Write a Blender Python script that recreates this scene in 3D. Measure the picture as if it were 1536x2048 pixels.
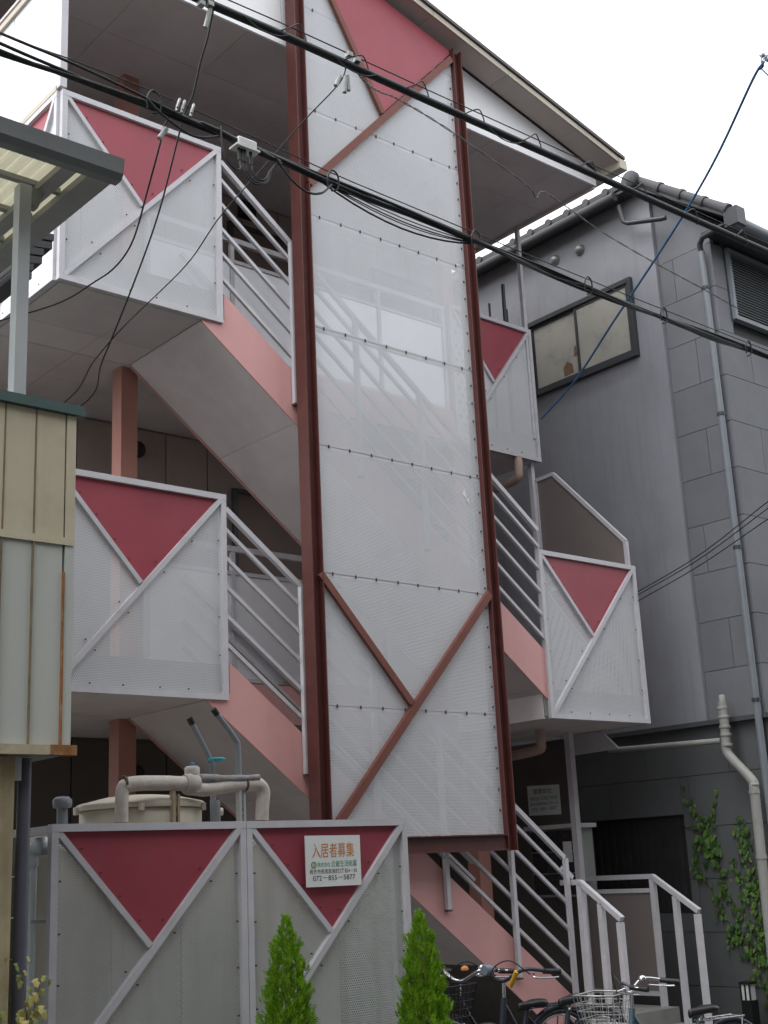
import bpy, math, random
from mathutils import Vector, Matrix
random.seed(7)
S = bpy.context.scene
for o in list(bpy.data.objects): bpy.data.objects.remove(o)
COL = S.collection

# ------------------------------------------------------------------ camera
yaw, pit, rol = math.radians(40.96), math.radians(15.457), math.radians(-2.774)
fw = Vector((math.sin(yaw)*math.cos(pit), math.cos(yaw)*math.cos(pit), math.sin(pit)))
rt = Vector((math.cos(yaw), -math.sin(yaw), 0)); up = rt.cross(fw)
r2 = math.cos(rol)*rt + math.sin(rol)*up; u2 = -math.sin(rol)*rt + math.cos(rol)*up
cam = bpy.data.cameras.new('camera'); cam.sensor_fit = 'VERTICAL'; cam.sensor_height = 36; cam.sensor_width = 27
cam.lens = 2594/2048*36; cam.clip_start = .05; cam.clip_end = 2000
co = bpy.data.objects.new('camera', cam); COL.objects.link(co)
m = Matrix((r2, u2, -fw)).transposed().to_4x4(); m.translation = (0, 0, 1.6); co.matrix_world = m
S.camera = co
S.render.resolution_x, S.render.resolution_y = 768, 1024

# ------------------------------------------------------------------ sky, sun, exposure
W = bpy.data.worlds.new('World'); S.world = W; W.use_nodes = True
nt = W.node_tree; nt.nodes.clear()
sky = nt.nodes.new('ShaderNodeTexSky'); sky.sky_type = 'NISHITA'; sky.sun_disc = False
SUN_EL, SUN_ROT = math.radians(58), math.radians(282)
sky.sun_elevation = SUN_EL; sky.sun_rotation = SUN_ROT; sky.dust_density = 6; sky.ozone_density = 1; sky.air_density = 1
hs = nt.nodes.new('ShaderNodeHueSaturation'); hs.inputs['Saturation'].default_value = .12
bg1 = nt.nodes.new('ShaderNodeBackground'); bg1.inputs['Strength'].default_value = .055
bg2 = nt.nodes.new('ShaderNodeBackground'); bg2.inputs['Color'].default_value = (.93, .96, 1, 1); bg2.inputs['Strength'].default_value = .72
add = nt.nodes.new('ShaderNodeAddShader'); wo = nt.nodes.new('ShaderNodeOutputWorld')
nt.links.new(sky.outputs[0], hs.inputs['Color']); nt.links.new(hs.outputs[0], bg1.inputs['Color'])
nt.links.new(bg1.outputs[0], add.inputs[0]); nt.links.new(bg2.outputs[0], add.inputs[1]); nt.links.new(add.outputs[0], wo.inputs[0])
sl = bpy.data.lights.new('sun', 'SUN'); sl.energy = .5; sl.angle = math.radians(40); sl.color = (1, .97, .93)
so = bpy.data.objects.new('sun', sl); COL.objects.link(so)
sd = Vector((math.sin(SUN_ROT)*math.cos(SUN_EL), math.cos(SUN_ROT)*math.cos(SUN_EL), math.sin(SUN_EL)))
so.rotation_euler = sd.to_track_quat('Z', 'Y').to_euler()
S.view_settings.view_transform = 'Standard'; S.view_settings.look = 'None'
S.view_settings.gamma = 1; S.view_settings.use_curve_mapping = False
S.view_settings.exposure = 1.2
S.render.engine = 'CYCLES'
S.cycles.transparent_max_bounces = 12; S.cycles.max_bounces = 6

# ------------------------------------------------------------------ materials
MATS = {}
def M(name, col, rough=.6, var=.12, scale=5., metal=0., dirt=0., dirtcol=(.12, .09, .06), dscale=2.5, streak=0., bump=0., bscale=120., rnd=.06, spec=.4):
    """surface with uneven tone, optional dirt blotches, vertical streaks and fine relief"""
    if name in MATS: return MATS[name]
    mt = bpy.data.materials.new(name); mt.use_nodes = True; t = mt.node_tree; n = t.nodes; l = t.links
    b = n['Principled BSDF']; b.inputs['Roughness'].default_value = rough; b.inputs['Metallic'].default_value = metal
    b.inputs['Specular IOR Level'].default_value = spec
    g = n.new('ShaderNodeNewGeometry'); oi = n.new('ShaderNodeObjectInfo')
    nz = n.new('ShaderNodeTexNoise'); nz.inputs['Scale'].default_value = scale; nz.inputs['Detail'].default_value = 4; nz.inputs['Roughness'].default_value = .62
    l.new(g.outputs['Position'], nz.inputs['Vector'])
    mr = n.new('ShaderNodeMapRange'); mr.inputs[1].default_value = .3; mr.inputs[2].default_value = .7
    mr.inputs[3].default_value = 1-var; mr.inputs[4].default_value = 1+var
    l.new(nz.outputs['Fac'], mr.inputs[0])
    rr = n.new('ShaderNodeMapRange'); rr.inputs[3].default_value = 1-rnd; rr.inputs[4].default_value = 1+rnd
    l.new(oi.outputs['Random'], rr.inputs[0])
    mu = n.new('ShaderNodeMath'); mu.operation = 'MULTIPLY'; l.new(mr.outputs[0], mu.inputs[0]); l.new(rr.outputs[0], mu.inputs[1])
    vm = n.new('ShaderNodeVectorMath'); vm.operation = 'SCALE'; vm.inputs[0].default_value = col; l.new(mu.outputs[0], vm.inputs['Scale'])
    cur = vm.outputs[0]
    def layer(fac, colr, cur):
        mx = n.new('ShaderNodeMix'); mx.data_type = 'RGBA'; l.new(fac, mx.inputs['Factor']); l.new(cur, mx.inputs[6]); mx.inputs[7].default_value = (*colr, 1)
        return mx.outputs[2]
    if dirt > 0:
        d = n.new('ShaderNodeTexNoise'); d.inputs['Scale'].default_value = dscale; d.inputs['Detail'].default_value = 5; d.inputs['Roughness'].default_value = .7
        l.new(g.outputs['Position'], d.inputs['Vector'])
        dr = n.new('ShaderNodeMapRange'); dr.inputs[1].default_value = .5; dr.inputs[2].default_value = .75; dr.inputs[3].default_value = 0; dr.inputs[4].default_value = dirt
        l.new(d.outputs['Fac'], dr.inputs[0]); cur = layer(dr.outputs[0], dirtcol, cur)
    if streak > 0:
        mp = n.new('ShaderNodeMapping'); mp.inputs['Scale'].default_value = (14, 14, .7); l.new(g.outputs['Position'], mp.inputs['Vector'])
        d = n.new('ShaderNodeTexNoise'); d.inputs['Scale'].default_value = 1.; d.inputs['Detail'].default_value = 5; l.new(mp.outputs[0], d.inputs['Vector'])
        dr = n.new('ShaderNodeMapRange'); dr.inputs[1].default_value = .5; dr.inputs[2].default_value = .8; dr.inputs[3].default_value = 0; dr.inputs[4].default_value = streak
        l.new(d.outputs['Fac'], dr.inputs[0]); cur = layer(dr.outputs[0], dirtcol, cur)
    l.new(cur, b.inputs['Base Color'])
    if bump > 0:
        d = n.new('ShaderNodeTexNoise'); d.inputs['Scale'].default_value = bscale; d.inputs['Detail'].default_value = 3; l.new(g.outputs['Position'], d.inputs['Vector'])
        bp = n.new('ShaderNodeBump'); bp.inputs['Strength'].default_value = bump; bp.inputs['Distance'].default_value = .004; l.new(d.outputs['Fac'], bp.inputs['Height']); l.new(bp.outputs[0], b.inputs['Normal'])
    MATS[name] = mt; return mt

def perforated(name, col, pitch, rad, **kw):
    """painted sheet steel punched with staggered round holes"""
    mt = M(name, col, **kw); t = mt.node_tree; n = t.nodes; l = t.links
    b = n['Principled BSDF']; out = n['Material Output']
    g = n.new('ShaderNodeNewGeometry'); sp = n.new('ShaderNodeSeparateXYZ'); l.new(g.outputs['Position'], sp.inputs[0])
    def ma(op, a, c=None, v=None):
        x = n.new('ShaderNodeMath'); x.operation = op; l.new(a, x.inputs[0])
        if c is not None: l.new(c, x.inputs[1])
        elif v is not None: x.inputs[1].default_value = v
        return x.outputs[0]
    u = ma('MULTIPLY', ma('ADD', sp.outputs[0], sp.outputs[1]), v=1/pitch)
    v = ma('MULTIPLY', sp.outputs[2], v=1/(pitch*.866))
    row = ma('FLOOR', v); half = ma('MULTIPLY', ma('FLOORED_MODULO', row, v=2.), v=.5)
    du = ma('SUBTRACT', ma('FRACT', ma('ADD', u, half)), v=.5)
    dv = ma('MULTIPLY', ma('SUBTRACT', ma('FRACT', v), v=.5), v=.866)
    d2 = ma('ADD', ma('MULTIPLY', du, du), ma('MULTIPLY', dv, dv))
    hole = ma('LESS_THAN', d2, v=rad*rad)
    tr = n.new('ShaderNodeBsdfTransparent'); mx = n.new('ShaderNodeMixShader')
    l.new(hole, mx.inputs[0]); l.new(b.outputs[0], mx.inputs[1]); l.new(tr.outputs[0], mx.inputs[2]); l.new(mx.outputs[0], out.inputs['Surface'])
    return mt

PERF = perforated('perforated_white', (.62, .63, .655), .0120, .245, rough=.5, var=.07, scale=.9, streak=.07, dirtcol=(.45, .44, .41), rnd=.03)
PERFW = perforated('perforated_screen', (.80, .81, .83), .0120, .235, rough=.5, var=.04, scale=1.3, rnd=.02)
PERFG = perforated('perforated_fence', (.52, .54, .53), .0140, .32, rough=.5, var=.08, scale=2., dirt=.25, dirtcol=(.25, .24, .2), streak=.35, rnd=.02)
WHITE = M('white_panel', (.80, .80, .80), .5, .03, 2., streak=.06, dirtcol=(.4, .38, .33))
GLOSSW = M('gloss_white_panel', (.86, .87, .90), .30, .02, 2., metal=.28, rnd=.02, spec=.8)
SILVER = M('silver_frame', (.56, .55, .58), .45, .06, 8., dirt=.12, dirtcol=(.3, .24, .18), dscale=9., rnd=.03)
RED = M('crimson_panel', (.33, .056, .078), .45, .12, 1.6, streak=.30, dirtcol=(.26, .085, .11), rnd=.05, dirt=.25, dscale=1.2)
RUST = M('oxide_red_steel', (.105, .032, .027), .55, .14, 9., dirt=.25, dirtcol=(.08, .03, .02), dscale=6., rnd=.03)
RUSTL = M('oxide_red_brace', (.175, .058, .042), .6, .10, 12., dirt=.2, dirtcol=(.15, .05, .03), dscale=8., rnd=.03)
PINK = M('pink_paint', (.66, .35, .335), .5, .07, 1.5, streak=.14, dirtcol=(.46, .27, .25), rnd=.02)
PINKC = M('pink_column_paint', (.44, .21, .17), .6, .08, 3., rnd=.02)
SOFF = M('soffit_board', (.66, .595, .59), .8, .08, 2., bump=.15, rnd=.05, dirt=.25, dirtcol=(.36, .31, .29), dscale=1.3)
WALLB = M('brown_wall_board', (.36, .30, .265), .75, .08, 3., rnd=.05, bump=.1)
WALLD = M('dark_wall_and_stair_shade', (.115, .10, .09), .8, .1, 3., rnd=.05)  # darker copy of the wall-board brown: ground-floor walls, and painted shade under the stairs
DARK = M('dark_void', (.03, .028, .028), .8, .2, 4.)
CREAM = M('cream_fascia', (.50, .45, .37), .5, .06, 4., dirt=.2, dirtcol=(.2, .16, .12))
ROOFM = M('dark_roof_edge', (.10, .085, .085), .6, .1, 4.)
GABLE = M('gable_board', (.88, .88, .90), .5, .03, 2.)
BLACK = M('black_rubber', (.015, .016, .018), .5, .2, 20., rnd=.1)
CABLE = M('black_cable', (.02, .023, .026), .45, .2, 30.)
BLUEC = M('blue_cable', (.045, .13, .27), .45, .1, 30.)
ZINC = M('zinc_fitting', (.30, .31, .30), .4, .15, 40., metal=.5)
BOLT = M('rusty_bolt', (.10, .06, .035), .7, .2, 60.)
CONC = M('concrete', (.24, .24, .228), .85, .12, 4., dirt=.3, dirtcol=(.16, .15, .13), bump=.3)
ASPH = M('asphalt', (.055, .055, .057), .9, .2, 8., bump=.5, bscale=300.)
SMOKE = M('brown_screen_sheet', (.20, .175, .165), .35, .05, 2., rnd=.04)
HGREY = M('grey_stucco', (.30, .305, .335), .85, .06, 1.6, dirt=.25, dirtcol=(.15, .15, .155), dscale=1.4, bump=.5, bscale=90., streak=.28)
HTILE = M('grey_wall_tile', (.185, .19, .207), .8, .09, 2., dirt=.3, dirtcol=(.14, .14, .14), dscale=2.2, rnd=.07, bump=.2)
HJOINT = M('dark_tile_joint', (.085, .087, .09), .9, .1, 4.)
HLOW = M('charcoal_wall_tile', (.115, .12, .122), .8, .08, 3., rnd=.07, bump=.2)
HFRAME = M('dark_window_frame', (.05, .055, .06), .45, .1, 10.)
HPAPER = M('papered_window_pane', (.40, .385, .34), .55, .07, 3., dirt=.65, dirtcol=(.20, .19, .19), dscale=3.2)
HBROWN = M('torn_cardboard', (.20, .12, .07), .8, .15, 14.)
HPIPE = M('grey_downpipe', (.20, .22, .245), .45, .08, 6.)
HROOF = M('slate_grey_roof_tile', (.06, .06, .065), .7, .12, 6., rnd=.12)
LOUV = M('louvre_slat', (.30, .325, .34), .4, .06, 8.)
BEIGE = M('beige_pipe', (.36, .36, .34), .5, .08, 6., dirt=.3, dirtcol=(.25, .22, .18), dscale=8.)
PVC = M('white_pvc', (.62, .68, .70), .35, .05, 6.)
ANNC = M('cream_cladding', (.56, .51, .37), .5, .08, 2.5, dirt=.5, dirtcol=(.38, .32, .20), dscale=3., streak=.25, rnd=.03)
ANNB = M('pale_grey_cladding', (.50, .52, .48), .5, .05, 2.5, dirt=.25, dirtcol=(.40, .36, .22), dscale=2.5, streak=.25, rnd=.03)
ANNR = M('rusty_trim', (.46, .40, .28), .7, .15, 8., dirt=.9, dirtcol=(.22, .09, .03), dscale=5., streak=.9)
RUSTY = M('rusted_edge', (.26, .105, .03), .8, .25, 9., dirt=.75, dirtcol=(.50, .44, .30), dscale=7., streak=.3)
RPOST = M('weathered_post', (.36, .31, .19), .8, .2, 5., dirt=.95, dirtcol=(.17, .085, .03), dscale=2.2, streak=.5)
BATT = M('dark_seam', (.20, .15, .09), .7, .3, 10.)
ANNG = M('green_flashing', (.07, .12, .11), .5, .1, 10.)
ALU = M('aluminium', (.44, .46, .47), .4, .05, 8.)
ALUD = M('grey_canopy_member', (.30, .305, .29), .5, .08, 8.)
GUTT = M('grey_gutter', (.17, .18, .18), .3, .10, 5., dirt=.4, dirtcol=(.10, .10, .10), dscale=5.)
TANK = M('cream_tank', (.60, .56, .47), .5, .06, 4., dirt=.3, dirtcol=(.38, .33, .24), dscale=5.)
INSUL = M('wrapped_insulation', (.50, .465, .42), .7, .12, 14., dirt=.45, dirtcol=(.28, .23, .18), dscale=9., bump=.8, bscale=60.)
LAGG = M('grey_lagging', (.22, .215, .21), .7, .25, 30., bump=.6, bscale=80.)
TEAL = M('teal_valve_wheel', (.03, .30, .36), .4, .1, 20.)
SIGNW = M('sign_white', (.74, .76, .74), .4, .02, 3.)
INKO = M('sign_orange', (.60, .23, .045), .5, .08, 30.)
INKG = M('sign_green', (.05, .30, .17), .5, .05, 30.)
INKD = M('sign_dark_ink', (.04, .035, .06), .5, .05, 30.)
INKY = M('sign_yellow', (.65, .50, .05), .5, .05, 30.)
MAILG = M('mailbox_grey', (.33, .35, .33), .5, .06, 6.)
CHROME = M('chrome', (.75, .76, .78), .18, .04, 20., metal=1.)
WIRE = M('dull_wire', (.42, .42, .41), .4, .1, 30., metal=.7)
SADD = M('black_saddle', (.02, .02, .022), .4, .2, 30.)
BFRB = M('blue_bike_frame', (.07, .13, .15), .3, .05, 8.)
BFRK = M('dark_bike_frame', (.03, .035, .05), .3, .05, 8.)
BFRS = M('silver_bike_frame', (.42, .43, .45), .3, .05, 8., metal=.6)
ORNG = M('orange_bell', (.62, .24, .07), .35, .08, 20.)
YELL = M('yellow_tape', (.62, .34, .03), .5, .08, 20.)
REFL = M('amber_reflector', (.45, .33, .12), .3, .05, 20.)
BARK = M('bark', (.12, .08, .05), .9, .2, 20.)
def leafmat(name, c1, c2, trans=.3):
    mt = bpy.data.materials.new(name); mt.use_nodes = True; t = mt.node_tree; n = t.nodes; l = t.links; b = n['Principled BSDF']
    g = n.new('ShaderNodeNewGeometry'); mx = n.new('ShaderNodeMix'); mx.data_type = 'RGBA'; mx.inputs[6].default_value = (*c1, 1); mx.inputs[7].default_value = (*c2, 1)
    l.new(g.outputs['Random Per Island'], mx.inputs['Factor']); l.new(mx.outputs[2], b.inputs['Base Color']); b.inputs['Roughness'].default_value = .55
    b.inputs['Specular IOR Level'].default_value = .25
    tr = n.new('ShaderNodeBsdfTranslucent'); l.new(mx.outputs[2], tr.inputs['Color']); ms = n.new('ShaderNodeMixShader'); ms.inputs[0].default_value = trans
    l.new(b.outputs[0], ms.inputs[1]); l.new(tr.outputs[0], ms.inputs[2]); l.new(ms.outputs[0], n['Material Output'].inputs['Surface']); return mt
CONIF = leafmat('conifer_spray', (.075, .20, .010), (.30, .52, .03), .35)
IVYM = leafmat('ivy_leaf', (.02, .065, .015), (.12, .22, .04), .15)
DRYV = leafmat('yellowing_leaf', (.16, .20, .06), (.42, .36, .12), .2)

# ------------------------------------------------------------------ mesh helpers
WLOC = {}
def catmull(pts, n=6):
    P = [Vector(p) for p in pts]
    if len(P) < 3: return P
    out = []; Q = [P[0]*2-P[1]] + P + [P[-1]*2-P[-2]]
    for i in range(1, len(Q)-2):
        a, b, c, d = Q[i-1:i+3]
        for k in range(n):
            t = k/n
            out.append(.5*((2*b)+(c-a)*t+(2*a-5*b+4*c-d)*t*t+(3*b-a-3*c+d)*t**3))
    out.append(P[-1]); return out
class MB:
    def __init__(s): s.v = []; s.f = []; s.sm = []
    def add(s, vs, fs, smooth=False):
        k = len(s.v); s.v += [tuple(v) for v in vs]; s.f += [tuple(i+k for i in f) for f in fs]; s.sm += [smooth]*len(fs); return s
    def box(s, x0, x1, y0, y1, z0, z1):
        return s.add([(x0,y0,z0),(x1,y0,z0),(x1,y1,z0),(x0,y1,z0),(x0,y0,z1),(x1,y0,z1),(x1,y1,z1),(x0,y1,z1)],
                     [(0,3,2,1),(4,5,6,7),(0,1,5,4),(1,2,6,5),(2,3,7,6),(3,0,4,7)])
    def bar(s, p, q, w, h, side=(0,1,0)):
        """rectangular bar from p to q; w along `side`, h across"""
        p, q = Vector(p), Vector(q); d = (q-p).normalized(); a = Vector(side); a = (a-d*a.dot(d)).normalized(); b = d.cross(a)
        vs = [c+a*(i*w/2)+b*(j*h/2) for c in (p, q) for i, j in ((-1,-1),(1,-1),(1,1),(-1,1))]
        return s.add(vs, [(0,3,2,1),(4,5,6,7),(0,1,5,4),(1,2,6,5),(2,3,7,6),(3,0,4,7)])
    def sheet(s, poly):
        return s.add(poly, [tuple(range(len(poly)))])
    def prism(s, poly, d):
        """polygon (3D points, planar) extruded by vector d"""
        n = len(poly); P = [Vector(p) for p in poly]; d = Vector(d)
        return s.add(P+[p+d for p in P], [tuple(range(n))[::-1], tuple(range(n, 2*n))]+[(i,(i+1)%n,(i+1)%n+n,i+n) for i in range(n)])
    def tube(s, pts, r, n=8, cap=True):
        P = [Vector(p) for p in pts]; rings = []; ref = None
        R = r if isinstance(r, (list, tuple)) else [r]*len(P)
        for i, p in enumerate(P):
            d = (P[min(i+1, len(P)-1)]-P[max(i-1, 0)])
            d = d.normalized() if d.length > 1e-9 else Vector((0,0,1))
            if ref is None: ref = d.orthogonal().normalized()
            a = ref-d*ref.dot(d); a = a.normalized() if a.length > 1e-6 else d.orthogonal().normalized(); ref = a; b = d.cross(a)
            rings.append([p+(a*math.cos(t)+b*math.sin(t))*R[i] for t in [2*math.pi*k/n for k in range(n)]])
        vs = [v for rg in rings for v in rg]; fs = []
        for i in range(len(P)-1):
            for k in range(n): fs.append((i*n+k, i*n+(k+1)%n, (i+1)*n+(k+1)%n, (i+1)*n+k))
        s.add(vs, fs, True)
        if cap: 
            s.add(rings[0], [tuple(range(n))[::-1]]); s.add(rings[-1], [tuple(range(n))])
        return s
    def lathe(s, prof, c, axis='Z', n=24, smooth=True):
        vs = []; fs = []
        for (r, h) in prof:
            for k in range(n):
                t = 2*math.pi*k/n; a, b = r*math.cos(t), r*math.sin(t)
                vs.append({'Z': (c[0]+a, c[1]+b, c[2]+h), 'X': (c[0]+h, c[1]+a, c[2]+b), 'Y': (c[0]+b, c[1]+h, c[2]+a)}[axis])
        for i in range(len(prof)-1):
            for k in range(n): fs.append((i*n+k, i*n+(k+1)%n, (i+1)*n+(k+1)%n, (i+1)*n+k))
        s.add(vs, fs, smooth)
        s.add(vs[:n], [tuple(range(n))[::-1]]); s.add(vs[-n:], [tuple(range(n))]); return s
    def build(s, name, mat, parent=None, origin=None, bevel=0, label=None, kind=None):
        vs = [Vector(v) for v in s.v]
        if origin is None:
            lo = [min(v[i] for v in vs) for i in range(3)]; hi = [max(v[i] for v in vs) for i in range(3)]
            origin = Vector(((lo[0]+hi[0])/2, (lo[1]+hi[1])/2, lo[2]))
        else: origin = Vector(origin)
        me = bpy.data.meshes.new(name); me.from_pydata([v-origin for v in vs], [], s.f)
        me.polygons.foreach_set('use_smooth', s.sm); me.update()
        if mat: me.materials.append(mat)
        o = bpy.data.objects.new(name, me); COL.objects.link(o)
        WLOC[o.name] = origin
        o.location = origin-(WLOC[parent.name] if parent else Vector())
        if parent: o.parent = parent
        if bevel:
            bv = o.modifiers.new('bevel', 'BEVEL'); bv.width = bevel; bv.segments = 2; bv.limit_method = 'ANGLE'
        if label: o['label'] = label
        if kind: o['kind'] = kind
        return o
def tag(o, label, cat, group=None):
    o['label'] = label; o['category'] = cat
    if group: o['group'] = group
    return o
def thing(name, loc, label, cat, group=None):
    o = bpy.data.objects.new(name, None); COL.objects.link(o); o.location = loc; o.empty_display_size = .2
    WLOC[o.name] = Vector(loc); return tag(o, label, cat, group)
def struct(o): o['kind'] = 'structure'; return o

# ------------------------------------------------------------------ ground
struct(MB().add([(-300,-300,0),(300,-300,0),(300,300,0),(-300,300,0)], [(0,1,2,3)]).build('road', ASPH, origin=(0,0,0)))
struct(MB().box(-4, 14, 4.7, 20, -.05, .06).build('forecourt', M('old_paving', (.12, .115, .108), .85, .15, 5., dirt=.3, dirtcol=(.07, .065, .06), bump=.3)))

# ================================================================== apartment building
X0, X1, YF, YI, YB = 3.52, 9.22, 7.2, 8.25, 9.46
Z2, Z3, ZR = 2.734, 5.428, 8.0            # undersides of second floor, third floor and eaves ceiling
AB = thing('apartment_building', (6.4, 7.2, 0), 'three storey pink and white apartment building with zigzag outdoor stairs and red triangle panels', 'building')

# ---- core block with boarded wall
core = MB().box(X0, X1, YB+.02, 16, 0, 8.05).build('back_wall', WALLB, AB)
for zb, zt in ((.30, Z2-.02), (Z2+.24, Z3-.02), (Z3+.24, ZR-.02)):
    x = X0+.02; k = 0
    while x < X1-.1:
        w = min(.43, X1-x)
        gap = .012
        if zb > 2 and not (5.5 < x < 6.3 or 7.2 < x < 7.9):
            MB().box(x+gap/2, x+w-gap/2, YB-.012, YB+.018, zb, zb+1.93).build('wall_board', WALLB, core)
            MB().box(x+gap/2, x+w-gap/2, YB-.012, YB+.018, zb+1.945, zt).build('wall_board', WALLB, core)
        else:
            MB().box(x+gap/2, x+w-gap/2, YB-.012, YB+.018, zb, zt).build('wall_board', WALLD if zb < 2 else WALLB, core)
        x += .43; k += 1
for xd in (6.42, 8.2):
    for zf in (Z2+.24, Z3+.24):
        d = MB().box(xd, xd+.82, YB-.035, YB-.014, zf, zf+2.0)
        d.build('door', M('brown_door', (.16, .11, .095), .5, .05, 4.), core)
        fr = MB(); fr.box(xd-.045, xd-.002, YB-.05, YB-.013, zf, zf+2.045); fr.box(xd+.822, xd+.865, YB-.05, YB-.013, zf, zf+2.045); fr.box(xd-.001, xd+.821, YB-.05, YB-.013, zf+2.002, zf+2.045)
        fr.build('door_frame', HFRAME, core)
for x, z in ((5.40, 5.22), (5.40, 2.45)):
    MB().lathe([(.075, 0), (.075, -.02), (.055, -.05), (.0, -.055)], (x, YB-.014, z), 'Y', 16).build('round_vent', DARK, core)
MB().box(6.50, 6.66, YB-.10, YB-.014, 7.80, 7.95).build('corridor_lamp', DARK, core)

# ---- floors with boarded undersides
def soffit(parent, x0, x1, y0, y1, z, xj, yj, mat=SOFF):
    xs = [x0]+[x for x in xj if x0+.05 < x < x1-.05]+[x1]; ys = [y0]+[y for y in yj if y0+.05 < y < y1-.05]+[y1]
    for a, b in zip(xs, xs[1:]):
        for c, d in zip(ys, ys[1:]):
            MB().box(a+.002, b-.002, c+.002, d-.002, z, z+.012).build('soffit_board', mat, parent)
XJ = [X0+.68+.90*k for k in range(7)]; YJ = [7.88, 8.79]
def floor(z, xr0):
    """corridor, left landing and (from xr0) right landing"""
    s = MB(); s.box(X0+.01, X1-.01, YI+.012, YB+.01, z+.016, z+.24)
    s.box(X0+.01, 4.80, YF+.012, YI+.010, z+.016, z+.24)
    if xr0: s.box(xr0, X1-.01, YF+.012, YI+.010, z+.016, z+.24)
    o = s.build('floor_slab', CONC, AB)
    soffit(o, X0+.03, X1-.02, YI+.002, YB, z, XJ, YJ)
    soffit(o, X0+.03, 4.64, YF+.03, YI-.002, z, XJ, YJ)
    if xr0: soffit(o, xr0+.0, X1-.02, YF+.03, YI-.002, z, XJ, YJ)
    if xr0: MB().box(xr0-.016, xr0-.003, YF+.03, YI-.002, z, z+.20).build('soffit_board', SOFF, o)
    # pink edge beam along the stair opening
    MB().box(4.80, 8.08, YI-.02, YI+.008, z+.0, z+.30).build('edge_beam', PINK, o)
    return o
floor(Z2, 7.90); floor(Z3, None)
MB().box(X0, X1, YI, YB+.01, .0, .28).build('ground_floor_slab', CONC, AB)

# ---- columns
for x in (4.60, 8.08):
    MB().box(x, x+.14, YI+.035, YI+.175, .28, Z2).build('column', PINKC, AB)
    MB().box(x, x+.14, YI+.035, YI+.175, Z2+.24, Z3).build('column', PINKC, AB)
    MB().box(x, x+.14, YI+.035, YI+.175, Z3+.24, ZR).build('column', PINKC, AB)
MB().box(8.93, 8.99, 7.90, 7.96, .28, Z2).build('support_pole', SILVER, AB)
MB().box(9.17, 9.21, 8.24, 8.28, Z3+.24, ZR).build('support_pole', SILVER, AB)
MB().box(9.16, 9.205, 8.30, 8.345, Z2+.24, Z3).build('support_pole', SILVER, AB)
MB().box(X0-.02, X0+.03, YF-.02, YF+.03, 6.86, ZR).build('support_pole', SILVER, AB)

# ---- balcony parapets: frame, red triangle, two perforated sheets
def parapet(u0, u1, v0, v1, at, axis='Y', perf=PERF, sheets=True, fw=.04, parent=None, name='balcony_parapet', diag=True):
    """axis 'Y': lies in the plane y=at facing the street; axis 'X': plane x=at facing left"""
    def P(u, v, d=0.): return (u, at+d, v) if axis == 'Y' else (at+d, u, v)
    side = (0,1,0) if axis == 'Y' else (1,0,0); dep = .045
    f = MB(); h = fw/2
    f.bar(P(u0, v1-h), P(u1, v1-h), dep, fw, side); f.bar(P(u0, v0+h), P(u1, v0+h), dep, fw, side)
    f.bar(P(u0+h, v0+fw+.001), P(u0+h, v1-fw-.001), dep-.002, fw, side); f.bar(P(u1-h, v0+fw+.001), P(u1-h, v1-fw-.001), dep-.002, fw, side)
    a0, a1, b0, b1 = u0+fw, u1-fw, v0+fw, v1-fw
    flip = axis == 'X'
    TL, TR, BL, BR = (a0, b1), (a1, b1), (a0, b0), (a1, b0)
    if flip: TL, TR, BL, BR = TR, TL, BR, BL
    c = ((TR[0]+BL[0])/2, (TR[1]+BL[1])/2)
    o = f.build(name, SILVER, parent or AB)
    if not sheets: return o
    MB().bar(P(*TR, -.004), P(*BL, -.004), dep-.006, .034, side).build('diagonal_bar', SILVER, o)
    MB().bar(P(*TL, -.002), P(c[0]-(c[0]-TL[0])*.03, c[1]+(TL[1]-c[1])*.03, -.002), dep-.010, .030, side).build('diagonal_bar', SILVER, o)
    th = (0, .003, 0) if axis == 'Y' else (.003, 0, 0)
    MB().prism([P(*TL, .004), P(*TR, .004), P(*c, .004)], th).build('red_panel', RED, o)
    MB().sheet([P(*TL, .006), P(*c, .006), P(*BL, .006)]).build('perforated_sheet', perf, o)
    MB().sheet([P(*TR, .006), P(*BR, .006), P(*BL, .006), P(*c, .006)]).build('perforated_sheet', perf, o)
    # fixing screws
    sc = MB(); nrm = -1
    def screw(u, v):
        p = Vector(P(u, v, -.006)); e = .0042
        sc.box(p.x-e, p.x+e, p.y-e, p.y+e, p.z-e, p.z+e)
    for k in range(1, 5):
        t = k/5+random.uniform(-.02, .02)
        screw(BL[0]+(BR[0]-BL[0])*t, b0+.02); screw(BR[0]+(.018 if flip else -.018), b0+(b1-b0)*t); screw(BL[0]+(-.018 if flip else .018), b0+(b1-b0)*t)
        q = (BL[0]+(TR[0]-BL[0])*t, BL[1]+(TR[1]-BL[1])*t); s = .032
        screw(q[0]-s*(-1 if flip else 1), q[1]+s); screw(q[0]+s*(-1 if flip else 1), q[1]-s)
        q = (TL[0]+(c[0]-TL[0])*t, TL[1]+(c[1]-TL[1])*t); screw(q[0]+s*(-1 if flip else 1), q[1]+s*.8)
    sc.build('fixing_screws', BOLT, o, kind='stuff')
    return o
ZP = 1.413                                  # parapet height over the slab underside
for z in (Z2, Z3):
    parapet(X0, 4.80, z, z+ZP, YF)
    parapet(YF+.024, YI, z, z+ZP, X0+.0, 'X', perf=PERFW)
    parapet(YI+.002, YB, z, z+ZP, X0+.0, 'X', perf=PERFW)
parapet(7.93, X1-.02, Z2, Z2+ZP, YF)
parapet(8.10, X1+.02, Z3, Z3+ZP, YI)
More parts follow.
